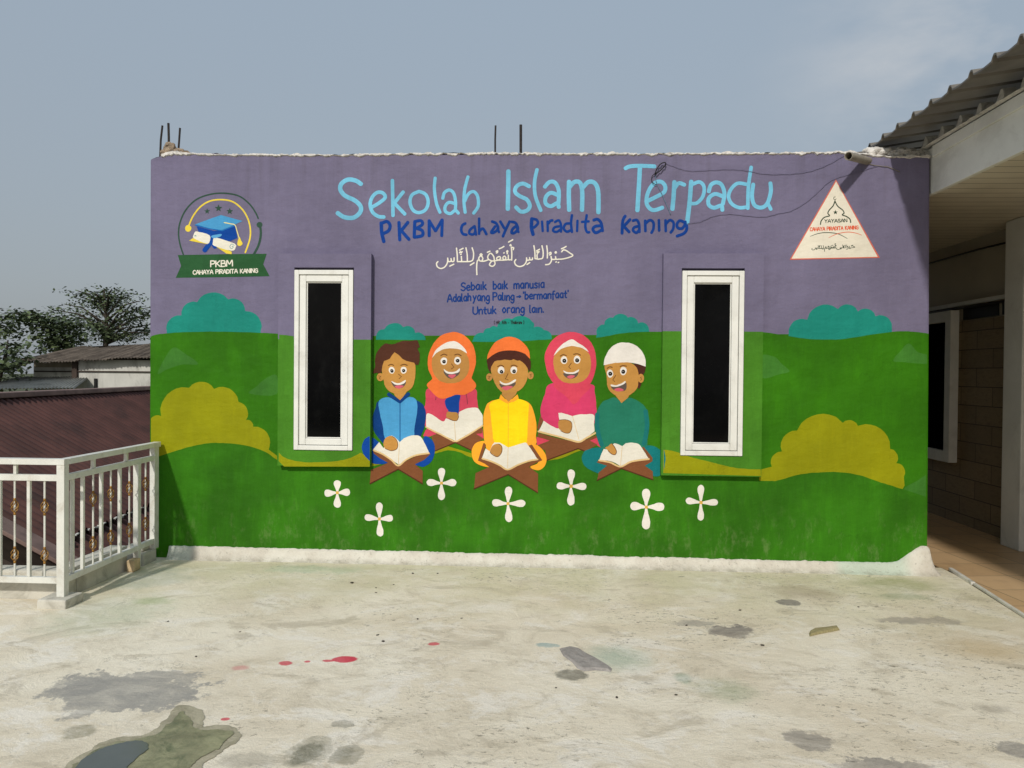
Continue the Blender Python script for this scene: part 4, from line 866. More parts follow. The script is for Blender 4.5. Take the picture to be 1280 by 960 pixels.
# a small single-stroke alphabet (unit: cap height, width in the first number)
FONT = {
 'A': (.66, [[(0, 0), (.33, 1), (.66, 0)], [(.14, .36), (.52, .36)]]), 'B': (.55, [[(0, 0), (0, 1)], [(0, 1), (.4, .95), (.42, .6), (0, .52)], [(0, .52), (.5, .45), (.5, .06), (0, 0)]]),
 'C': (.55, [[(.55, .85), (.3, 1), (.05, .75), (.05, .25), (.3, 0), (.55, .14)]]), 'D': (.58, [[(0, 0), (0, 1)], [(0, 1), (.45, .85), (.55, .5), (.42, .12), (0, 0)]]),
 'E': (.5, [[(.5, 1), (0, 1), (0, 0), (.5, 0)], [(0, .52), (.4, .52)]]), 'G': (.62, [[(.58, .86), (.32, 1), (.05, .75), (.05, .25), (.32, 0), (.58, .18), (.58, .48), (.36, .48)]]),
 'H': (.58, [[(0, 0), (0, 1)], [(.55, 0), (.55, 1)], [(0, .5), (.55, .5)]]), 'I': (.12, [[(.05, 0), (.05, 1)]]), 'K': (.55, [[(0, 0), (0, 1)], [(.5, 1), (.02, .45)], [(.12, .55), (.54, 0)]]),
 'M': (.75, [[(0, 0), (.05, 1), (.36, .35), (.68, 1), (.74, 0)]]), 'N': (.6, [[(0, 0), (0, 1), (.56, 0), (.56, 1)]]), 'P': (.52, [[(0, 0), (0, 1)], [(0, 1), (.42, .95), (.5, .72), (.38, .5), (0, .45)]]),
 'R': (.55, [[(0, 0), (0, 1)], [(0, 1), (.42, .95), (.5, .74), (.38, .52), (0, .48)], [(.2, .48), (.54, 0)]]), 'S': (.52, [[(.5, .86), (.26, 1), (.04, .82), (.12, .58), (.42, .42), (.5, .2), (.26, 0), (.0, .14)]]),
 'T': (.6, [[(0, 1), (.6, 1)], [(.3, 1), (.3, 0)]]), 'U': (.56, [[(0, 1), (0, .25), (.26, 0), (.53, .25), (.53, 1)]]), 'Y': (.6, [[(0, 1), (.3, .5)], [(.6, 1), (.3, .5), (.28, 0)]]),
 'a': (.46, [[(.4, .62), (.2, .66), (.03, .35), (.16, .02), (.38, .2), (.41, .62)], [(.41, .62), (.42, 0)]]), 'b': (.46, [[(.03, 1), (.03, 0)], [(.03, .45), (.24, .65), (.44, .35), (.26, .02), (.03, .1)]]),
 'd': (.46, [[(.4, .5), (.2, .65), (.03, .33), (.18, .02), (.4, .15)], [(.42, 1), (.42, 0)]]), 'e': (.44, [[(.05, .34), (.4, .38), (.3, .64), (.1, .56), (.03, .28), (.18, .02), (.42, .08)]]),
 'f': (.32, [[(.34, .95), (.16, .9), (.12, .5), (.12, -.2)], [(0, .56), (.3, .56)]]), 'g': (.46, [[(.4, .6), (.2, .66), (.03, .36), (.16, .06), (.4, .2), (.42, .62)], [(.42, .62), (.42, -.12), (.24, -.36), (.02, -.22)]]),
 'h': (.45, [[(.03, 1), (.03, 0)], [(.03, .4), (.22, .65), (.4, .5), (.41, 0)]]), 'i': (.12, [[(.05, .62), (.05, 0)]]), 'k': (.44, [[(.03, 1), (.03, 0)], [(.38, .62), (.05, .28)], [(.14, .36), (.42, 0)]]),
 'l': (.16, [[(.03, 1), (.03, .12), (.14, 0)]]), 'm': (.7, [[(.03, .62), (.03, 0)], [(.03, .42), (.18, .65), (.34, .5), (.35, 0)], [(.35, .42), (.5, .65), (.65, .5), (.66, 0)]]),
 'n': (.45, [[(.03, .62), (.03, 0)], [(.03, .4), (.22, .65), (.4, .5), (.41, 0)]]), 'o': (.46, [[(.22, .65), (.03, .35), (.2, 0), (.42, .3), (.24, .65)]]), 'r': (.34, [[(.03, .62), (.03, 0)], [(.03, .4), (.16, .62), (.34, .6)]]),
 's': (.4, [[(.36, .56), (.16, .64), (.06, .46), (.34, .22), (.24, 0), (.02, .08)]]), 't': (.34, [[(.16, .92), (.14, .15), (.3, .02)], [(0, .62), (.32, .62)]]), 'u': (.45, [[(.03, .62), (.05, .15), (.2, 0), (.38, .2), (.4, .62)], [(.4, .62), (.42, 0)]]),
 'y': (.45, [[(.02, .62), (.2, .15)], [(.42, .62), (.2, .05), (.04, -.32)]]), 'p': (.46, [[(.03, .62), (.03, -.35)], [(.03, .45), (.24, .65), (.44, .35), (.26, .02), (.03, .1)]]),
 '.': (.12, [[(.03, .05), (.07, .0)]]), '-': (.3, [[(.03, .35), (.26, .35)]]), "'": (.1, [[(.05, 1), (.03, .82)]]), '(': (.22, [[(.2, 1.05), (.05, .5), (.2, -.1)]]), ')': (.22, [[(.02, 1.05), (.17, .5), (.02, -.1)]]),
 '>': (.62, [[(0, .36), (.5, .36)], [(.34, .52), (.54, .36), (.34, .2)]]), ' ': (.34, []),
}
def write(name, text, m, parent, z, s, x0, x1, y0, y1, h, wpx, layer, label=None):
    gap = .13; tot = sum(FONT[c][0]+gap for c in text) - gap; k = (x1-x0)/tot; lines = []; x = 0
    for c in text:
        wd, ss = FONT[c]; jy = rnd.uniform(-.03, .03)
        for q in ss:
            pts = [(x0+(x+a)*k, y0+(y1-y0)*((x+a)/tot)-(b_+jy)*h) for a, b_ in q]
            lines.append(pts)
        x += wd+gap
    return strokes(name, m, parent, lines, wpx, layer, z, True, scale=s, label=label)
ZT = Z(540, 300, 6.737)
nav = paint('mural_small_letter_blue', (12, 54, 120), .06)
for wd, a in (('Sebaik', (245, 458, 426, 416, 66)), ('baik', (514, 636, 414, 410, 66)), ('manusia', (688, 946, 408, 402, 66)),
              ('Adalah', (130, 328, 520, 512, 62)), ('yang', (345, 484, 512, 510, 66)), ('Paling', (514, 692, 508, 506, 64)), ('>', (714, 752, 494, 490, 40)), ("'bermanfaat'", (768, 1150, 500, 486, 62)),
              ('Untuk', (346, 540, 626, 618, 62)), ('orang', (592, 778, 614, 610, 66)), ('lain.', (822, 942, 612, 608, 62))):
    write('painted_lettering', wd, nav, B, ZT, 6.737, *a, 11.5, LL+1, ('small blue lettered arrow' if wd == '>' else 'small blue hand lettered word '+wd.strip("'.")))
write('painted_lettering', '( HR. Ath - Thabrani )', ink, B, ZT, 6.737, 522, 776, 708, 706, 26, 4.5, LL+1, 'tiny black source note under the motto')
AR = [
 [(1090, 74), (1110, 66), (1130, 54)], [(1092, 100), (1106, 84), (1128, 88), (1158, 108), (1186, 130), (1150, 148), (1100, 160), (1066, 162), (1046, 162), (1040, 140)], [(1044, 162), (1020, 164), (1006, 158), (1003, 138)], [(1003, 140), (1006, 172), (988, 202), (956, 208)],
 [(1042, 186), (1048, 184)], [(1062, 190), (1068, 188)], [(1036, 104), (1044, 98), (1046, 108), (1038, 110)], [(986, 112), (1000, 104), (1002, 118), (990, 126)],
 [(966, 48), (972, 100), (971, 152)], [(926, 48), (936, 100), (932, 150), (905, 160), (888, 158), (884, 126)], [(858, 48), (866, 100), (868, 156)], [(868, 157), (890, 160)], [(880, 92), (906, 78)], [(884, 106), (890, 98), (896, 106), (902, 96)], [(886, 118), (890, 116)],
 [(846, 150), (844, 165), (826, 166), (822, 148)], [(824, 160), (818, 168), (800, 169), (796, 150)], [(797, 160), (792, 188), (770, 214), (735, 224), (706, 210), (695, 184), (706, 164)], [(800, 206), (824, 190)],
 [(668, 62), (672, 110), (671, 170)], [(644, 18), (680, -2)], [(664, 38), (656, 46), (668, 50)], [(676, 62), (688, 66), (684, 82)],
 [(660, 166), (644, 164), (643, 128)], [(642, 165), (612, 168), (596, 152), (610, 136), (622, 150), (612, 168), (585, 170), (552, 168), (546, 150), (568, 140), (578, 154), (556, 170), (530, 174)], [(628, 98), (636, 90), (638, 100), (630, 104)], [(604, 110), (608, 108)], [(632, 116), (636, 114)], [(566, 74), (586, 66), (606, 54)], [(540, 98), (552, 90), (552, 104), (542, 110)],
 [(532, 174), (505, 176), (476, 162), (470, 138), (492, 112), (518, 136), (526, 176), (530, 204), (508, 222), (484, 208), (500, 180)], [(466, 104), (488, 94)],
 [(474, 166), (440, 178), (404, 176), (394, 152), (412, 134), (428, 154), (420, 176)], [(400, 168), (382, 176), (376, 230), (378, 292)], [(404, 126), (412, 116), (422, 124), (412, 132)],
 [(338, 66), (350, 110), (346, 160), (330, 178), (296, 182), (214, 182)], [(286, 66), (296, 120), (298, 178)], [(206, 68), (212, 120), (214, 182)], [(250, 180), (247, 138)], [(232, 86), (262, 70)], [(232, 108), (240, 98), (246, 108), (254, 98)], [(240, 122), (246, 120)], [(322, 212), (354, 192)],
 [(186, 150), (184, 178), (166, 180), (160, 156)], [(162, 170), (156, 180), (138, 180), (132, 152)], [(133, 162), (128, 196), (106, 228), (74, 240), (46, 226), (38, 198), (50, 182)], [(150, 220), (184, 204)]]
strokes('painted_lettering', cream, B, AR, 11, LL+1, ZT, scale=6.737, label='white Arabic motto above the small blue lines')

# ---- graduation logo on the left
ZL = Z(210, 230, 7.681); dgreen = paint('mural_dark_green', (48, 76, 62), .07); bangreen = paint('mural_banner_green', (40, 84, 48), .08); ylw = paint('mural_logo_yellow', (226, 200, 70), .07)
lg = sheet('painted_logo', bangreen, B, [ZL([(95, 682), (520, 674), (948, 668), (915, 770), (975, 885), (520, 895), (75, 900), (125, 785)])], 6, label='round graduation cap logo with dark green banner')
strokes('logo_ring', dgreen, lg, [[14, (150, 685), (118, 590), (101, 480), (115, 370), (170, 250), (270, 150), (400, 100), (540, 88), (680, 115), (780, 190), (838, 270), (866, 330)], [22, (884, 400), (891, 480), (872, 580), (826, 672)]], 14, 6, ZL, scale=7.681)
sheet('logo_dot', dgreen, lg, [ZL(ell(878, 392, 28, 28))], 7)
strokes('logo_ring', ylw, lg, [[(200, 400), (240, 310), (310, 220), (400, 165), (510, 150), (620, 170), (710, 240), (765, 330), (790, 430), (785, 530), (742, 658)]], 15, 6, ZL, scale=7.681)
sheet('logo_dot', ylw, lg, [ZL(ell(195, 427, 30, 32))], 7)
def star(cx, cy, r_): return [(cx+(r_ if i % 2 == 0 else r_*.42)*sin(pi*i/5), cy-(r_ if i % 2 == 0 else r_*.42)*cos(pi*i/5)) for i in range(10)]
sheet('logo_star', dgreen, lg, [ZL(star(375, 262, 29)), ZL(star(485, 233, 38)), ZL(star(592, 262, 34))], 6)
sheet('logo_cap', blue, lg, [ZL([(275, 405), (440, 450), (520, 445), (645, 400), (668, 520), (600, 548), (545, 555), (430, 515), (300, 480)])], 6)
sheet('logo_cap', sky_b, lg, [ZL([(262, 388), (400, 335), (510, 298), (715, 355), (620, 400), (520, 442), (400, 425)])], 7)
strokes('logo_cap_edge', paint('mural_mid_blue', (24, 104, 176), .06), lg, [[(262, 394), (400, 430), (520, 448), (640, 400)]], 10, 8, ZL, False, scale=7.681)
strokes('logo_ribbon', blue, lg, [[46, (425, 490), (405, 560), (352, 636)], [46, (430, 500), (432, 560), (452, 600)]], 40, 9, ZL, scale=7.681)
sheet('logo_scroll', ylw, lg, [ZL([(202, 544), (240, 518), (380, 560), (378, 578), (270, 556)]), ZL([(446, 590), (520, 610), (612, 650), (612, 672), (560, 668)])], 10)
sheet('logo_scroll', cream, lg, [C_(ZL([(240, 500), (262, 458), (300, 462), (400, 492), (398, 560), (372, 572), (300, 548), (248, 522)]), 3), C_(ZL([(438, 520), (462, 514), (640, 572), (648, 612), (610, 642), (440, 592), (432, 556)]), 3)], 11)
strokes('scroll_curl', paint('mural_curl', (120, 160, 160), .05), lg, [[(614, 602), (622, 596), (626, 610), (608, 620), (594, 600), (612, 576), (636, 590)], [(252, 500), (266, 492), (268, 506)]], 6, 12, ZL, scale=7.681)
sheet('logo_bow', paint('mural_bow', (90, 160, 206), .05), lg, [C_(ZL([(412, 505), (440, 490), (512, 480), (505, 502), (440, 520)]), 3)], 12)
strokes('logo_tassel', paint('mural_pale_yellow', (226, 216, 150), .05), lg, [[(540, 370), (600, 382), (642, 394), (662, 450), (684, 525)]], 9, 10, ZL, scale=7.681)
sheet('logo_tassel', ylw, lg, [C_(ZL([(684, 506), (702, 540), (716, 570), (694, 593), (668, 584), (668, 550)]), 4)], 11)
write('logo_lettering', 'PKBM', cream, lg, ZL, 7.681, 410, 620, 796, 786, 56, 11, 8, 'large white abbreviation on the banner')
write('logo_lettering', 'CAHAYA PIRADITA KANING', cream, lg, ZL, 7.681, 240, 862, 868, 850, 38, 8.5, 8, 'small white capitals along the banner')

# ---- triangular foundation logo on the right
ZR = Z(980, 220, 8.73); redm = paint('mural_red_border', (206, 104, 84), .06); red2 = paint('mural_red_letter', (214, 92, 60), .05); dg2 = paint('mural_logo_green', (44, 62, 44), .05)
lr = sheet('painted_logo', redm, B, [ZR([(568, 38), (1046, 894), (62, 916)])], 6, label='white triangular foundation logo with thin red border')
sheet('logo_field', paint('mural_logo_white', (222, 214, 196), .05), lr, [ZR([(568, 60), (1022, 882), (84, 902)])], 7)
strokes('logo_dome', dg2, lr, [[(556, 272), (536, 325), (492, 375), (479, 408), (496, 434), (440, 452), (406, 490), (398, 528)], [(556, 272), (585, 328), (640, 372), (655, 405), (636, 424), (682, 442), (720, 472), (728, 508)], [6, (562, 228), (545, 232), (544, 252), (560, 258), (570, 248)], [6, (557, 258), (556, 276)]], 12, 8, ZR, scale=8.73)
sheet('logo_star', dg2, lr, [ZR(star(562, 397, 27))], 8)
write('logo_lettering', 'YAYASAN', dg2, lr, ZR, 8.73, 444, 688, 510, 500, 34, 8, 8, 'dark capitals under the dome')
write('logo_lettering', 'CAHAYA PIRADITA KANING', red2, lr, ZR, 8.73, 284, 810, 602, 580, 38, 9, 8, 'red capitals across the triangle')
strokes('logo_book_line', dg2, lr, [[(288, 658), (380, 626), (480, 618), (590, 632), (690, 682)]], 9, 8, ZR, scale=8.73, taper=True)
strokes('logo_book_line', red2, lr, [[(490, 672), (580, 632), (690, 612), (780, 622), (846, 645)]], 8, 9, ZR, scale=8.73, taper=True)
def ZA(pts): return ZR([(300+(p_[0]-30)*.41, 738+(p_[1])*.29) for p_ in pts])
strokes('logo_lettering', dg2, lr, [[6.5]+l_ for l_ in AR], 6.5, 8, ZA, scale=8.73, label='small dark Arabic line')

# ------------------------------------------------------------------ wires and pipe on the wall
ZW = Z(785, 190, 4.414)
def cable(name, pts, z, r_, m, label, off=.004):
    c = MB(); P = [at(x, y, 1, WY-off-.002*((i*7) % 3)) for i, (x, y) in enumerate(O_(z(pts), 5))]
    c.tube(P, r_, 6); return tag(c.build(name, m, None, 0, True), label, 'cable')
pw = mat('lilac_painted_cable', (102, 97, 122), .7, .1, 20, 0)
cable('wall_cable', [(205, 62), (280, 90), (340, 104), (450, 101), (560, 96), (650, 103), (760, 122), (900, 121), (1000, 108), (1100, 72), (1190, 22), (1225, 8)], ZW, .0018, pw, 'thin upper cable strung from the wire loop to the plastic pipe')
cable('wall_cable', [(328, 395), (400, 385), (470, 355), (560, 343), (650, 352), (750, 358), (830, 340), (900, 325), (980, 280), (1050, 220), (1110, 165), (1180, 135), (1260, 115), (1370, 80), (1420, 82)], ZW, .0018, pw, 'thin lower cable sagging across the wall to the triangular logo')
cable('wall_cable', [(1205, 10), (1240, 22), (1300, 50), (1345, 70), (1400, 78), (1440, 84), (1500, 110)], ZW, .003, mat('grey_cable', (130, 122, 112), .6, .1, 20, 0), 'short grey cable hanging from the pipe under the eave')
cable('wall_cable', [(150, 125), (158, 170), (185, 228), (212, 290), (235, 345)], ZW, .003, mat('light_painted_cable', (96, 120, 140), .6, .1, 20, 0), 'short cable drooping below the black wire loop over the title')
lp = MB(); lp.tube([at(x, y, 1, WY-.02-.006*(i % 3)) for i, (x, y) in enumerate(O_(ZW([(148, 124), (158, 96), (180, 66), (204, 58), (206, 72), (180, 100), (152, 122)]), 4))], .005, 6)
lp.tube([at(x, y, 1, WY-.016) for x, y in O_(ZW([(150, 118), (134, 132), (130, 155), (140, 172), (158, 182)]), 4)], .003, 6)
tag(lp.build('wire_loop', M['black'], None, 0, True), 'black loop of spare wire fixed over the word Terpadu', 'wire')
pp = MB(); e0 = Vector((2.385, WY-.27, 3.20)); 
e0 = at(1060.5, 195, 1, WY-.27); e1 = at(1086, 201.5, 1, WY+.03); d = (e1-e0)
ring_o = []; nn = 20; ax = d.normalized(); u_ = ax.cross(Vector((0, 0, 1))).normalized(); v_ = u_.cross(ax)
vs_ = [];
for P_, R_ in ((e0, .032), (e1, .032), (e0, .028), (e1-d*.4, .028)):
    for k in range(nn): q = 2*pi*k/nn; vs_.append(P_+(u_*cos(q)+v_*sin(q))*R_)
fs_ = []
for k in range(nn):
    j = (k+1) % nn; fs_ += [(k, j, nn+j, nn+k), (2*nn+k, 3*nn+k, 3*nn+j, 2*nn+j), (k, 2*nn+k, 2*nn+j, j)]
fs_.append(tuple(3*nn+k for k in range(nn))); pp.add(vs_, fs_)
tag(pp.build('drain_pipe', M['pvc'], None, 0, False), 'short weathered plastic pipe sticking out of the wall top near the roof', 'pipe')

# ------------------------------------------------------------------ railing
R_ = thing('railing', 'white steel railing with gold twisted ornaments at the terrace corner', 'railing')
CX, CY, EX, EY = -3.295, 5.05, -3.322, 6.33
def rl_(y): return CX+(EX-CX)*(y-CY)/(EY-CY)
def member(name, fn, m=M['rail'], parent=R_, bev=.003):
    mb = MB(); fn(mb); return mb.build(name, m, parent, bev)
member('post', lambda m: m.box(CX-.027, CX+.027, CY-.027, CY+.027, GZ+.06, .855))
member('post', lambda m: m.box(rl_(6.31)-.022, rl_(6.31)+.022, 6.275, 6.345, .0, .855))
member('post', lambda m: m.box(rl_(6.03)-.022, rl_(6.03)+.022, 6.008, 6.052, GZ+.01, .75))
member('foot_block', lambda m: m.box(CX-.115, CX+.085, CY-.10, CY+.10, GZ-.01, GZ+.062), M['kerb'], R_, .012)
member('handrail', lambda m: m.bar((-9, CY, .875), (CX+.030, CY, .875), .062, .040)); 
member('handrail', lambda m: m.bar((CX, CY+.032, .875), (EX, EY+.03, .875), .062, .040))
for z, h, wv in ((.765, .042, .036), (.068, .042, .036)):
    member('rail', lambda m: m.bar((-9, CY, z), (CX-.028, CY, z), wv, h))
    member('rail', lambda m: m.bar((CX, CY+.028, z), (rl_(6.275), 6.275, z), wv, h))
def ornament(m, x, y, z):
    for k in range(4):
        pts = []
        for i in range(9):
            t_ = i/8; rr = .004+.021*sin(pi*t_); q = k*pi/2 + t_*pi*.9; pts.append((x+rr*cos(q), y+rr*sin(q), z-.04+.08*t_))
        m.tube(pts, .0038, 5)
    m.tube([(x, y, z-.058), (x, y, z-.04)], .0085, 6); m.tube([(x, y, z+.04), (x, y, z+.058)], .0085, 6)
thick = MB(); thick.box(-.011, .011, -.011, .011, .0895, .7435)
tk0 = None
def put(proto, x, y):
    if proto[1] == 0: o = proto[0]
    else:
        o = proto[0].copy(); COL.objects.link(o); o.parent = R_
        for ch in list(proto[0].children):
            c = ch.copy(); COL.objects.link(c); c.parent = o
    proto[1] += 1; o.location = (x, y, 0); return o
TK = [thick.build('baluster', M['rail'], R_, .002), 0]
th = MB(); th.tube([(0, 0, .0895), (0, 0, .7435)], .0065, 8); tho = th.build('baluster', M['rail'], R_)
for z in (.565, .235):
    om = MB(); ornament(om, 0, 0, z); om.build('ornament', M['gold'], tho, 0, True)
TN = [tho, 0]
for y in (5.157, 5.28, 5.514, 5.768): put(TK, rl_(y), y)
for y in (5.41, 5.644, 5.91, 6.165): put(TN, rl_(y), y)
x = -3.53; i = 0
while x > -6.2:
    put(TK, x, CY)
    put(TN, x-.102, CY)
    if i == 0: put(TN, -3.422, CY)
    x -= .207; i += 1
for (a, b_) in ((-3.625, CY), (-4.05, CY), (-4.47, CY), (-4.9, CY), (-5.3, CY), (-5.7, CY)): member('rail_spacer', lambda m: m.box(a-.011, a+.011, b_-.011, b_+.011, .7865, .8545))
for y in (5.41, 5.86): member('rail_spacer', lambda m: m.box(rl_(y)-.012, rl_(y)+.012, y-.014, y+.014, .7865, .8545))

# ------------------------------------------------------------------ porch building on the right
PB = thing('porch_building', 'neighbouring porch building with white pillar, stone clad wall and sheet metal roof', 'building')
sw = MB(); sw.box(4.56, 8, 2.0, 16, GZ-.4, 3.0); sw.box(3.07, 8, 14, 14.2, GZ-.4, 3.0)
sw.build('wall', M['porchwall'], PB)
cl = MB(); cl.box(4.535, 4.5605, 7.0, 13.98, GZ-.011, 2.12); cl.build('stone_cladding', M['stone'], PB)
bm_ = MB(); bm_.box(4.50, 4.562, 2.0, 13.98, 2.285, 2.33); bm_.build('ledge', M['porchwhite'], PB, .004)
vt = MB(); vt.box(4.552, 4.5615, 8.05, 8.72, 2.135, 2.275); vt.build('vent_opening', M['gasket'], PB)  # black boxes on the wall stand in for the shade inside open vent gaps
vt = MB(); vt.box(4.552, 4.5615, 7.80, 7.99, 2.135, 2.275); vt.build('vent_opening', M['gasket'], PB)
pi_ = MB(); pi_.box(4.36, 4.62, 7.32, 7.62, GZ-.011, 2.998); pi_.build('pillar', M['porchwhite'], PB, .012)
sf = MB(); sf.box(3.12, 8, 1.0, 13.9, 3.0, 3.05); sf.build('soffit', M['soffit'], PB)
fa = MB(); fa.box(3.075, 3.115, -3, 9.0, 2.985, 3.36); fa.box(3.055, 3.0745, -3, 6.36, 3.27, 3.36); fa.build('fascia', M['porchwhite'], PB, .004)
wn = MB()
def ringYZ(mb, y0, y1, z0, z1, wv, x0, x1):
    mb.box(x0, x1, y0, y0+wv, z0, z1); mb.box(x0, x1, y1-wv, y1, z0, z1); mb.box(x0, x1, y0+wv, y1-wv, z0, z0+wv); mb.box(x0, x1, y0+wv, y1-wv, z1-wv, z1)
ringYZ(wn, 8.76, 9.75, .55, 2.245, .12, 4.44, 4.534); wo = wn.build('window', M['porchwhite'], PB, .005)
wn = MB(); wn.box(4.49, 4.50, 8.881, 9.629, .671, 2.124); wn.build('pane', mat('black_pane', (6, 7, 9), .35, .1, 2, 0, spec=0), wo)
# corrugated roof sheet: ribs run across from the eave, seen from below
def roof_z(x): return 3.43+(x-2.69)*.16
def ribh(y):
    f = (y/.262) % 1.0
    f = abs(f-.5)*2               # 0 at rib centre
    return .036*max(0, min(1, (1-f)/.22-3.4)) if False else .034*max(0, min(1, (.24-f)/.12))
ys = []
y = -4.0
while y < 7.2: ys.append(y); y += .0131
rf = MB(); xs_ = [2.69, 2.9, 3.3, 4.6, 8.0]
for th_ in (0, 1):
    base = [(x, y, roof_z(x)+ribh(y)+.012*th_-(.004*cos(y*24) if x < 2.8 else 0)) for y in ys for x in xs_]
    k = len(xs_); rf.add(base, [(i*k+j, i*k+j+1, (i+1)*k+j+1, (i+1)*k+j) for i in range(len(ys)-1) for j in range(k-1)])
nv = len(ys)*k
for i in range(len(ys)-1): rf.f.append((i*k, (i+1)*k, nv+(i+1)*k, nv+i*k)); rf.mi.append(0)
rf.build('roof', M['metal'], PB)
sp_ = MB(); rows = []
y = -3
while y < 6.5:
    z = 3.375+.075*max(0, min(1, (.4-abs(((y/.262) % 1)-.5)*2)/.3))+.010*mnoise.noise(Vector((0, y*9, 0)))
    rows.append([(3.045, y, 3.362), (3.015+.012*mnoise.noise(Vector((3, y*12, 0))), y, 3.37), (3.03, y, z), (3.118, y, z+.01)]); y += .02
k = 4; sp_.add([v for r__ in rows for v in r__], [(i*k+j, i*k+j+1, (i+1)*k+j+1, (i+1)*k+j) for i in range(len(rows)-1) for j in range(k-1)])
sp_.build('mortar_flashing', M['scallop'], PB)
for pts, r__, lb_ in (([(4.50, 7.3, 2.262), (4.50, 9.0, 2.262), (4.50, 13, 2.258)], .016, 'black conduit under the ledge of the stone clad porch wall'),
                      ([(4.53, 7.65, 2.84), (4.53, 8.4, 2.86), (4.53, 13, 2.87)], .010, 'thin dark cable high on the porch wall below the boarded ceiling')):
    cb = MB(); cb.tube(pts, r__, 8); tag(cb.build('cable', M['black'], None, 0, True), lb_, 'cable')

# ------------------------------------------------------------------ neighbouring roofs on the left
rA = at(0, 497, 2, 1.0); rB = at(187, 487, 2, 1.0); u = (rB-rA); u.z = 0; u.normalize(); nrm = Vector((u.y, -u.x, 0))
SLO = math.tan(radians(30))
def RP(s, t_, dz=0): q = rA + u*s + nrm*t_; return Vector((q.x, q.y, 1.0 - SLO*t_ + dz))
def hit(px, py):
    d = ray(px, py); nv_ = Vector((nrm.x*SLO, nrm.y*SLO, 1)); tt = ((rA-CAM).dot(nv_))/d.dot(nv_); q = CAM+d*tt
    return (q-rA).dot(u), Vector((q.x-rA.x, q.y-rA.y, 0)).dot(nrm)
sN, tN = hit(8, 661); 
H = thing('brown_roofed_house', 'neighbouring house below the terrace with brown corrugated sheet roof', 'house')
def corr(s0, s1, t0, t1, dz, mb, pitch=.19, amp=.046, t_irr=.0):
    ns = int((s1-s0)/pitch*10); rows = []
    for i in range(ns+1):
        s_ = s0+(s1-s0)*i/ns; h = amp*sin(2*pi*s_/pitch); te = t1+t_irr*mnoise.noise(Vector((s_*1.3, 0, 0)))
        rows.append([RP(s_, t0, dz+h), RP(s_, te, dz+h)])
    mb.add([v for r__ in rows for v in r__], [(i*2, i*2+1, i*2+3, i*2+2) for i in range(ns)])
mb = MB(); corr(sN, 14, .0, 2.95, 0, mb, t_irr=.05); mb.build('roof', M['brown'], H, 0, True)
mb = MB(); corr(sN, 14, 2.75, 6.2, -.09, mb); mb.build('roof', M['brown'], H, 0, True)['label'] = 'lower sheets of the brown roof'
mb = MB()
for i in range(60):
    s_ = sN+.3+i*.16+rnd.uniform(-.03, .03)
    if rnd.random() < .75:
        a = RP(s_, 2.96, .012); b_ = RP(s_+rnd.uniform(.04, .11), 2.96+rnd.uniform(-.01, .03), .014); mb.bar(a, b_, .03, .015)
mb.build('roof_edge_mortar', M['whitewash'], H)
mb = MB(); mb.bar(RP(sN-1, -.02, .03), RP(14, -.02, .03), .3, .10); mb.build('ridge_cap', M['brown2'], H, .02)
mb = MB(); mb.bar(RP(sN-.02, 1.2, .03), RP(sN-.02, 6.0, .03), .34, .05); mb.build('verge_board', M['brown2'], H, .01)
mb = MB(); a = RP(sN+.4, .1); 
q0 = RP(sN+.2, .3, -.5); q1 = RP(14, .3, -.5); q2 = RP(14, 5.6, -.5); q3 = RP(sN+.2, 5.6, -.5)
vs_ = [Vector((q.x, q.y, q.z)) for q in (q0, q1, q2, q3)] + [Vector((q.x, q.y, -5.99)) for q in (q0, q1, q2, q3)]
mb.add(vs_, [(0, 1, 2, 3), (0, 4, 5, 1), (1, 5, 6, 2), (2, 6, 7, 3), (3, 7, 4, 0)]); mb.build('wall', M['rust'], H)
G2 = thing('green_sheet_shed', 'low shed with dull green sheet roof below the railing', 'shed')
mb = MB()
for i in range(60):
    pass
ns = 220
rows = []
for i in range(ns+1):
    s_ = sN-3.2+3.0*i/ns; h = .014*sin(2*pi*s_/.11); rows.append([RP(s_, 1.0, -.42+h), RP(s_, 6.4, -.30+h)])
mb.add([v for r__ in rows for v in r__], [(i*2, i*2+1, i*2+3, i*2+2) for i in range(ns)]); mb.build('roof', M['greenroof'], G2, 0, True)
mb = MB(); q0, q1, q2, q3 = RP(sN-3.1, 1.1, -.6), RP(sN-.3, 1.1, -.6), RP(sN-.3, 6.2, -.5), RP(sN-3.1, 6.2, -.5)
vs_ = [q0, q1, q2, q3] + [Vector((q.x, q.y, -5.99)) for q in (q0, q1, q2, q3)]
mb.add(vs_, [(0, 1, 2, 3), (0, 4, 5, 1), (1, 5, 6, 2), (2, 6, 7, 3), (3, 7, 4, 0)]); mb.build('wall', M['rust'], G2)

# old white house behind
OH = thing('whitewashed_house', 'old whitewashed house with weathered grey roof behind the brown roof', 'house')
HY = 25.
def hp(px, py, y=HY): return at(px, py, 1, y)
x0, x1 = hp(42, 470).x, hp(330, 470).x
mb = MB(); mb.box(x0, hp(105, 470).x, HY, HY+5, -5.99, hp(60, 452).z); mb.box(hp(105.5, 470).x, x1, HY-.5, HY+5, -5.99, hp(150, 450, HY-.5).z); mb.build('wall', M['whitewash'], OH)
mb = MB(); mb.box(x0+.05, hp(103, 470).x, HY-.06, HY-.002, hp(60, 465).z, hp(60, 463.5).z); mb.box(hp(108, 470).x, x1, HY-.56, HY-.502, hp(150, 465).z, hp(150, 463.8).z); mb.build('string_course', M['rust'], OH)
mb = MB(); mb.box(hp(103.5, 470).x, hp(109.5, 470).x, HY-.6, HY-.1, hp(103, 480).z, hp(103, 451).z); mb.build('pier', M['rust'], OH)
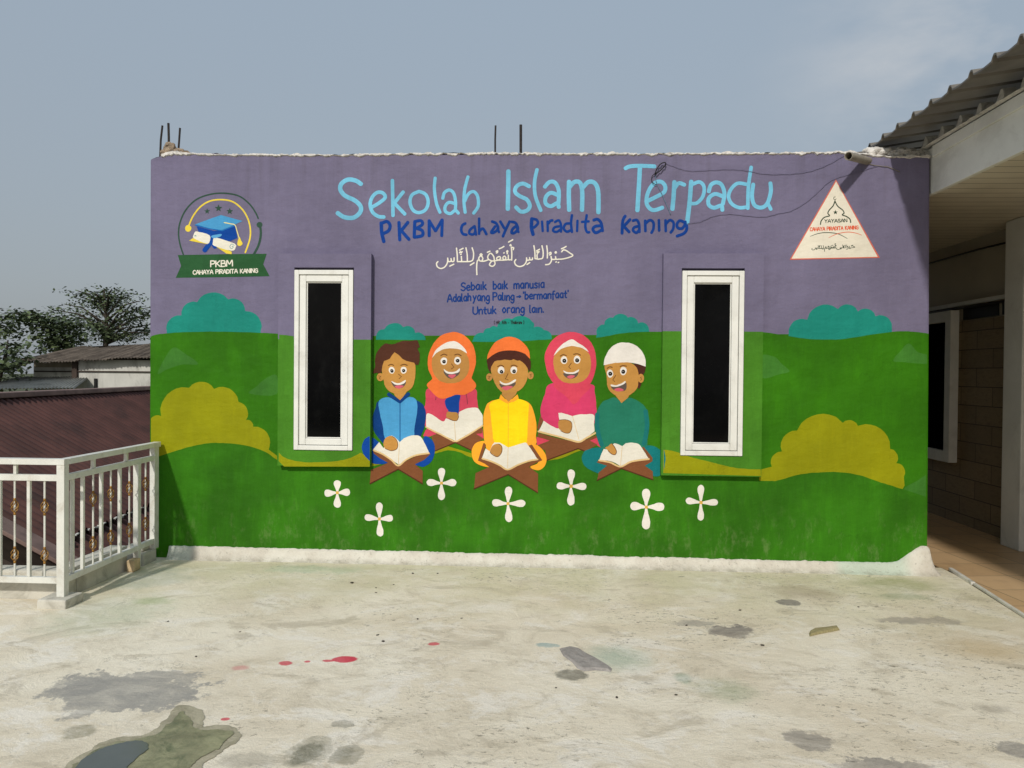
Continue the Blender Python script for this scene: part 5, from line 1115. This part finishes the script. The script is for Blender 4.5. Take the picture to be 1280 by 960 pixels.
mb = MB(); mb.box(hp(130, 470).x, hp(133, 470).x, HY-.57, HY-.503, hp(130, 486).z-.3, hp(130, 473).z); mb.build('slot_window', M['gasket'], OH)
mb = MB(); mb.box(x0+.05, hp(101, 470).x, HY-.04, HY-.003, hp(60, 453.5).z-.15, hp(60, 450).z); mb.build('eave_board', mat('faded_timber', (150, 140, 122), .9, .2, 3, .2, 20, .2), OH)
# roof: eave in front, ridge behind
def rowpt(px0, py0, y0, px1, py1, y1, n): 
    a, b_ = at(px0, py0, 1, y0), at(px1, py1, 1, y1); return [a+(b_-a)*i/n for i in range(n+1)]
nR = 260
ea = rowpt(20, 451, HY-.9, 330, 447, HY-.9, nR); rg = rowpt(98, 433.5, HY+2.6, 340, 424, HY+2.6, nR)
mb = MB(); vs_ = []
for i in range(nR+1):
    h = .05*sin(i*1.9); sag = -.05*sin(pi*i/nR*3)+.05*mnoise.noise(Vector((i*.05, 0, 0)))
    for j in range(5):
        t_ = j/4; q = ea[i].lerp(rg[i], t_); vs_.append(q+Vector((0, 0, h*.5+sag+.03*mnoise.noise(Vector((i*.3, j*2., 1))))))
mb.add(vs_, [(i*5+j, i*5+j+1, (i+1)*5+j+1, (i+1)*5+j) for i in range(nR) for j in range(4)])
bk0 = at(98, 446, 1, HY+6).z
mb.add([rg[0], rg[-1], rg[-1]+Vector((0, 3.4, -1.2)), rg[0]+Vector((0, 3.4, -1.2))], [(0, 1, 2, 3)])
mb.build('roof', M['oldroof'], OH)
mb = MB(); vs_ = []
e0, e1 = rowpt(-30, 486, HY-3.2, 92, 485, HY-3.2, 80), rowpt(22, 472, HY-.1, 112, 470.5, HY-.1, 80)
for i in range(81):
    h = .03*sin(i*2.1)
    for j in range(2): vs_.append((e0[i] if j == 0 else e1[i])+Vector((0, 0, h)))
mb.add(vs_, [(i*2, i*2+1, i*2+3, i*2+2) for i in range(80)]); mb.build('lean_to_roof', M['leanroof'], OH)
mb = MB(); a, b_ = at(-60, 482, 1, HY-1), at(40, 449, 1, HY+.2); mb.bar(a, b_, .5, .22); mb.build('hip_roof_edge', mat('dark_roof_edge', (62, 60, 56), .9, .2, 3, .2, 20, .2), OH)

# ------------------------------------------------------------------ trees
def tree(name, label, base, limbs, clumps, leaf, lm, n_leaf, up=.3, seed=1, spread=None):
    R = random.Random(seed); T = thing(name, label, 'tree')
    tk = MB()
    for pts, r0, r1 in limbs:
        pp_ = [Vector(p_) for p_ in pts]; rs = [r0+(r1-r0)*i/(len(pp_)-1) for i in range(len(pp_))]; tk.tube(pp_, rs, 6, False)
    tk.build('trunk', M['bark'], T, 0, True)
    lf = MB()
    for c, rad, cnt in clumps:
        for i in range(cnt):
            while True:
                d = Vector((R.uniform(-1, 1), R.uniform(-1, 1), R.uniform(-1, 1)))
                if d.length < 1: break
            q = Vector(c)+Vector((d.x*rad[0], d.y*rad[1], d.z*rad[2])); lf.cur = 0 if R.random() < .6 else 1
            for kk in range(n_leaf):
                o_ = q+Vector((R.uniform(-1, 1), R.uniform(-1, 1), R.uniform(-.6, .6)))*leaf*1.6
                ax_ = Vector((R.uniform(-1, 1), R.uniform(-1, 1), R.uniform(-.7, .3))).normalized(); sd = ax_.cross(Vector((R.uniform(-.4, .4), R.uniform(-.4, .4), 1))).normalized()
                l_ = leaf*R.uniform(.6, 1.2); w__ = l_*.36
                lf.add([o_, o_+ax_*l_*.5+sd*w__, o_+ax_*l_, o_+ax_*l_*.5-sd*w__], [(0, 1, 2, 3)])
    lf.build('crown', [M['leaf_dark'], M['leaf_mid']], T)
    return T
TY = 34.
def tp_(px, py, y=TY): return at(px, py, 1, y)
R1 = random.Random(5)
limbs = [([tp_(134, 520), tp_(133, 470), tp_(132, 430), tp_(133, 400), tp_(130, 362)], .22, .04)]
clumps = []
tips = [(95, 363, 5), (80, 380, 8), (104, 372, 4), (118, 368, 0), (128, 362, 2), (112, 364, 3), (140, 361, -4), (150, 364, 5), (163, 370, 2), (176, 376, -4), (188, 384, 3), (200, 392, 0), (72, 388, 2), (90, 395, -3), (108, 392, 4), (160, 388, -5), (175, 395, 5), (192, 405, 4), (165, 408, -3), (148, 415, 2), (120, 410, -2), (185, 416, -2), (205, 412, 3), (150, 400, 4), (112, 402, 0)]
for px, py, dy in tips:
    st_ = tp_(133, min(430, py+26)); en = tp_(px, py, TY+dy*.35); md = st_.lerp(en, .55)+Vector((0, 0, .25))
    limbs.append(([st_, md, en], .06, .015))
    for kq in range(7):
        t_ = .35+.65*R1.random(); q = st_.lerp(en, t_)+Vector((R1.uniform(-.6, .6), R1.uniform(-.6, .6), R1.uniform(-.15, .15)))
        clumps.append((q, (.46, .5, .13), 8))
tree('spreading_tree', 'tall spreading tree with airy layered crown behind the whitewashed house', None, limbs, clumps, .17, None, 3, seed=3)
TY2 = 30.
limbs = [([tp_(96, 520, TY2), tp_(90, 460, TY2), tp_(80, 420, TY2), tp_(60, 400, TY2)], .14, .03), ([tp_(92, 470, TY2), tp_(75, 425, TY2), tp_(45, 396, TY2), tp_(20, 392, TY2)], .07, .02)]
clumps = []
for px, py in ((18, 392), (8, 400), (30, 395), (42, 397), (54, 400), (48, 405), (62, 402), (70, 410), (80, 404), (58, 413), (75, 420), (88, 412), (95, 418), (66, 426), (84, 428), (100, 402), (10, 410), (5, 417), (92, 430), (60, 434), (76, 434), (54, 421)):
    for kq in range(4): clumps.append((tp_(px+R1.uniform(-5, 5), py+R1.uniform(-3, 3), TY2+R1.uniform(-.8, .8)), (.32, .5, .15), 10))
tree('leafy_tree', 'dark leafy tree leaning left beside the spreading tree', None, limbs, clumps, .22, None, 3, seed=9)
TY3 = 24.
limbs = [([tp_(-20, 560, TY3), tp_(-5, 490, TY3), tp_(8, 440, TY3), tp_(10, 425, TY3)], .12, .02)]
clumps = []
for kq in range(60):
    px = R1.uniform(-60, 30); py = 430+R1.random()**1.3*50 + abs(px-5)*.1
    clumps.append((tp_(px, py, TY3+R1.uniform(-1, 1)), (.3, .4, .2), 9))
tree('broad_leaf_tree', 'bushy green tree at the left end of the old roof', None, limbs, clumps, .2, None, 3, seed=12)

# ------------------------------------------------------------------ small things lying on the terrace
def flat_chip(name, px_pts, h, m, label, cat, z0=GZ):
    P = [gnd(*q) for q in px_pts]; mb = MB(); n_ = len(P); c = sum(P, Vector())/n_
    vs = [Vector((p_.x, p_.y, z0+.001)) for p_ in P] + [Vector((p_.x, p_.y, z0+h*(.75+.5*rnd.random())))*1 for p_ in P]
    for i in range(n_): q = vs[n_+i]; vs[n_+i] = Vector((q.x+(c.x-q.x)*.12, q.y+(c.y-q.y)*.12, q.z))
    vs.append(Vector((c.x, c.y, z0+h*1.1)))
    fs = [(i, (i+1) % n_, n_+(i+1) % n_, n_+i) for i in range(n_)] + [(n_+i, n_+(i+1) % n_, 2*n_) for i in range(n_)]
    mb.add(vs, fs); return tag(mb.build(name, m), label, cat)
flat_chip('mortar_chip', [(699, 811), (712, 808), (722, 811), (733, 818), (745, 824), (756, 830), (765, 836), (764, 840), (745, 838), (730, 839), (722, 836), (715, 828), (704, 820)], .012, M['chip'], 'long grey mortar flake lying beside a faint teal paint stain', 'mortar chip')
flat_chip('wood_chip', [(1011, 792), (1018, 788), (1034, 786), (1048, 785), (1050, 788), (1040, 790), (1024, 793), (1012, 796)], .018, M['wood'], 'flat greenish wood chip lying on the concrete right of centre', 'wood chip')
G_ = 'dark crumbs scattered on the terrace'
cr0 = None
for i, (px, py, s) in enumerate(((440, 729, .022), (470, 735, .010), (492, 731, .010), (470, 741, .009), (547, 717, .013), (516, 717, .014), (522, 774, .010), (479, 802, .014), (472, 794, .010), (577, 773, .008), (300, 790, .008), (210, 777, .009), (245, 821, .010), (953, 807, .016), (858, 782, .012), (695, 860, .008), (771, 872, .010), (1073, 759, .012), (845, 869, .010), (925, 763, .012))):
    q = gnd(px, py); s *= .8
    if cr0 is None:
        mb = MB(); rock(mb, (0, 0, 0), 1, 3, (1, .8, .35)); cr0 = mb.build('crumb', M['crumb']); o = cr0
    else: o = cr0.copy(); COL.objects.link(o)
    o.location = (q.x, q.y, GZ+.25*s); o.scale = (s*rnd.uniform(.8, 1.5), s, s*rnd.uniform(.7, 1.1)); o.rotation_euler = (0, 0, rnd.uniform(0, 6))
    tag(o, 'small dark crumb of grit lying on the pale concrete terrace', 'crumb', G_)
